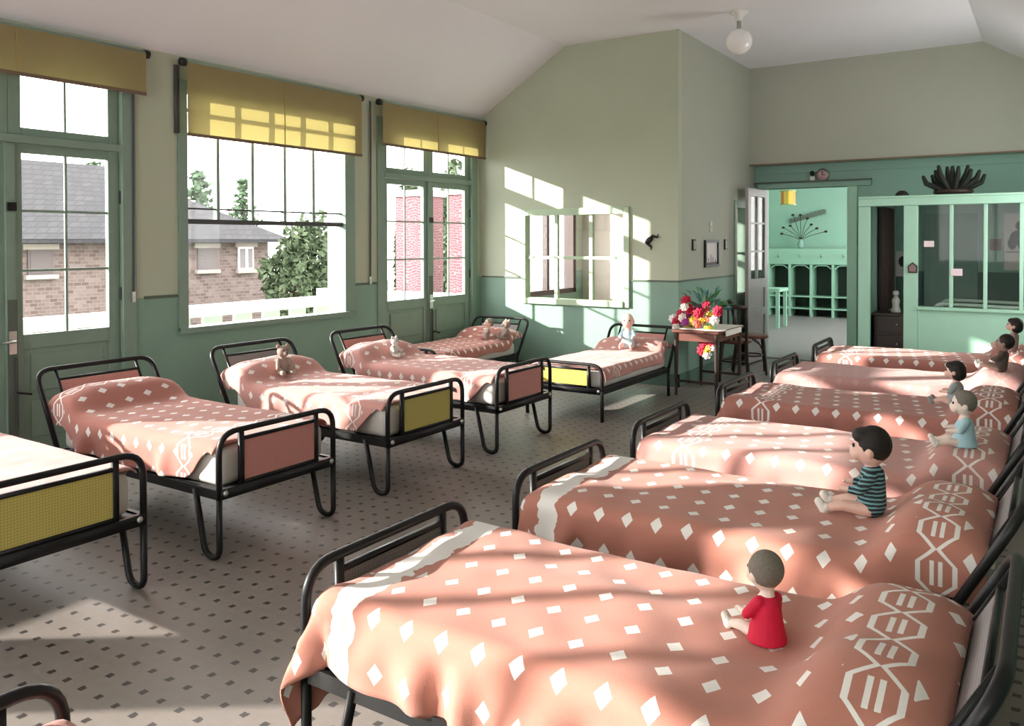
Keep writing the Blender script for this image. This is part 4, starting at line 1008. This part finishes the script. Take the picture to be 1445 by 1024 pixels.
for y0, y1, z0, z1, sh in ((11.9, 12.6, .68, 1.40, 1), (17.40, 18.12, .66, 1.40, 1), (19.05, 19.70, .62, 1.42, 0), (14.6, 15.3, .68, 1.40, 1), (8.8, 9.5, .68, 1.40, 1)):
    wdw = MB().bx(.0, .06, y0, y1, z0+hz, z1+hz).build('window', SHUT if sh else WHITE, o)
    MB().bx(.06, .075, y0+.06, y1-.06, z0+hz+.06, z1+hz-.06).build('pane' if not sh else 'shutter', SHUT if sh else mat('dim_pane', (.10, .09, .09), .2), wdw)
    if not sh: MB().bx(.075, .09, (y0+y1)/2-.05, (y0+y1)/2+.05, z0+hz, z1+hz).build('glazing_bar', WHITE, wdw)
    MB().bx(.0, .10, y0-.15, y1+.15, z1+hz, z1+hz+.16).build('lintel', LINT, o); MB().bx(.0, .16, y0-.1, y1+.1, z0+hz-.12, z0+hz).build('sill', LINT, o)
MB().bx(-4.4, -3.6, 6.5, 7.3, 7.5, 9.0).build('chimney', STONE, o)
struct('ground_outside', MB().bx(-120, -1.9, -60, 90, -4.2, -4.0), mat('dry_lawn', (.10, .12, .07), .95, var=.3, vscale=.8))
TL = mat('conifer_green', (.075, .12, .07), .9, var=.4, vscale=3); TB = mat('broad_leaf_green', (.06, .085, .045), .9, var=.5, vscale=2)
def leaves(b, pts, size):
    for p in pts:
        d = Vector((random.gauss(0, 1), random.gauss(0, 1), random.gauss(0, 1))).normalized(); e = d.cross(Vector((random.gauss(0, 1), random.gauss(0, 1), random.gauss(0, 1)))).normalized()
        s_ = size*random.uniform(.6, 1.4); p = Vector(p); b.add([p-d*s_, p+e*s_*.5, p+d*s_, p-e*s_*.5], [(0, 1, 2), (0, 2, 3)])
def conifer(label, u, v, Xp, zbase):
    top = at(u, v, 'X', Xp); H = top.z-zbase
    o = thing('conifer_tree', label, 'tree', (top.x, top.y, zbase), 0, 'conifers behind the house')
    MB().tube([(0, 0, 0), (0, 0, H*.95)], [.25, .04], 8).build('trunk', DARKWOOD, o)
    pts = []
    for lv in range(16):
        z = H*(.35+.65*lv/16); R = (1-lv/16)**.8*H*.20+.12
        for k in range(7):
            a = random.uniform(0, 2*PI)
            for j in range(26): t_ = random.random(); pts.append((math.cos(a)*R*t_+random.gauss(0, .08), math.sin(a)*R*t_+random.gauss(0, .08), z-.25*R*t_+random.gauss(0, .08)))
    b = MB(); leaves(b, pts, .16); f = b.build('foliage', TL, o); f['kind'] = 'stuff'
    return o
conifer('pointed conifer behind the slate roof, left in the big window', 279, 236, -30, -4)
conifer('pointed conifer behind the slate roof, middle of the big window', 343, 247, -40, -4)
conifer('pointed conifer seen through the upper right pane of the leftmost door', 132, 222, -34, -4)
def bush(label, u, v, Xp, zbase, rx, H=None):
    q = at(u, v, 'X', Xp); H = q.z-zbase
    o = thing('bushy_tree', label, 'tree', (q.x, q.y, zbase), 0, 'leafy trees outside')
    MB().tube([(0, 0, 0), (0, 0, H*.6)], [.2, .08], 8).build('trunk', DARKWOOD, o)
    pts = []; n0 = random.random()*50
    for k in range(8500):
        a = random.uniform(0, 2*PI); c = random.uniform(-1, 1); r = random.uniform(.55, 1)**.5
        nn = .8+.35*noise.noise(Vector((math.cos(a)*2+n0, math.sin(a)*2, c*2.5)))
        s_ = math.sqrt(1-c*c)*r*nn; pts.append((math.cos(a)*s_*rx, math.sin(a)*s_*rx, H*.5+c*r*nn*H*.52))
    b = MB(); leaves(b, pts, .13); f = b.build('foliage', TB, o); f['kind'] = 'stuff'
    return o
bush('large leafy tree right of the stone house outside the big window', 432, 296, -14, -4, 1.75)
bush('leafy tree seen through the panes of the corner double door', 640, 225, -9, -4, .75)
bush('leafy tree behind the brick piers outside the corner double door', 578, 240, -11, -4, .6)
for i, (x0, x1, y0, y1, lab) in enumerate(((-3.05, -2.45, 10.4, 10.9, 'pink brick pier seen through the left leaf of the corner door'), (-1.95, -1.45, 10.4, 10.9, 'pink brick pier seen through the right leaf of the corner door'))):
    o = thing('brick_pier', lab, 'pier', ((x0+x1)/2, (y0+y1)/2, -.01), 0, 'brick piers outside')
    MB().bx(-(x1-x0)/2, (x1-x0)/2, -.25, .25, 0, 2.35).build('shaft', PBRICK, o); MB().bx(-(x1-x0)/2-.04, (x1-x0)/2+.04, -.29, .29, 2.35, 2.45).build('capstone', OW, o)
tag(MB().bx(-4.5, -.25, 10.0, 10.2, -.15, .80).build('low_parapet', OW), 'low white parapet in front of the brick piers outside', 'parapet')
tag(MB().bx(-3.9, -.3, 9.6, 11.6, -4, -.15).build('porch_base', OW), 'pale porch base under the brick piers outside', 'base')
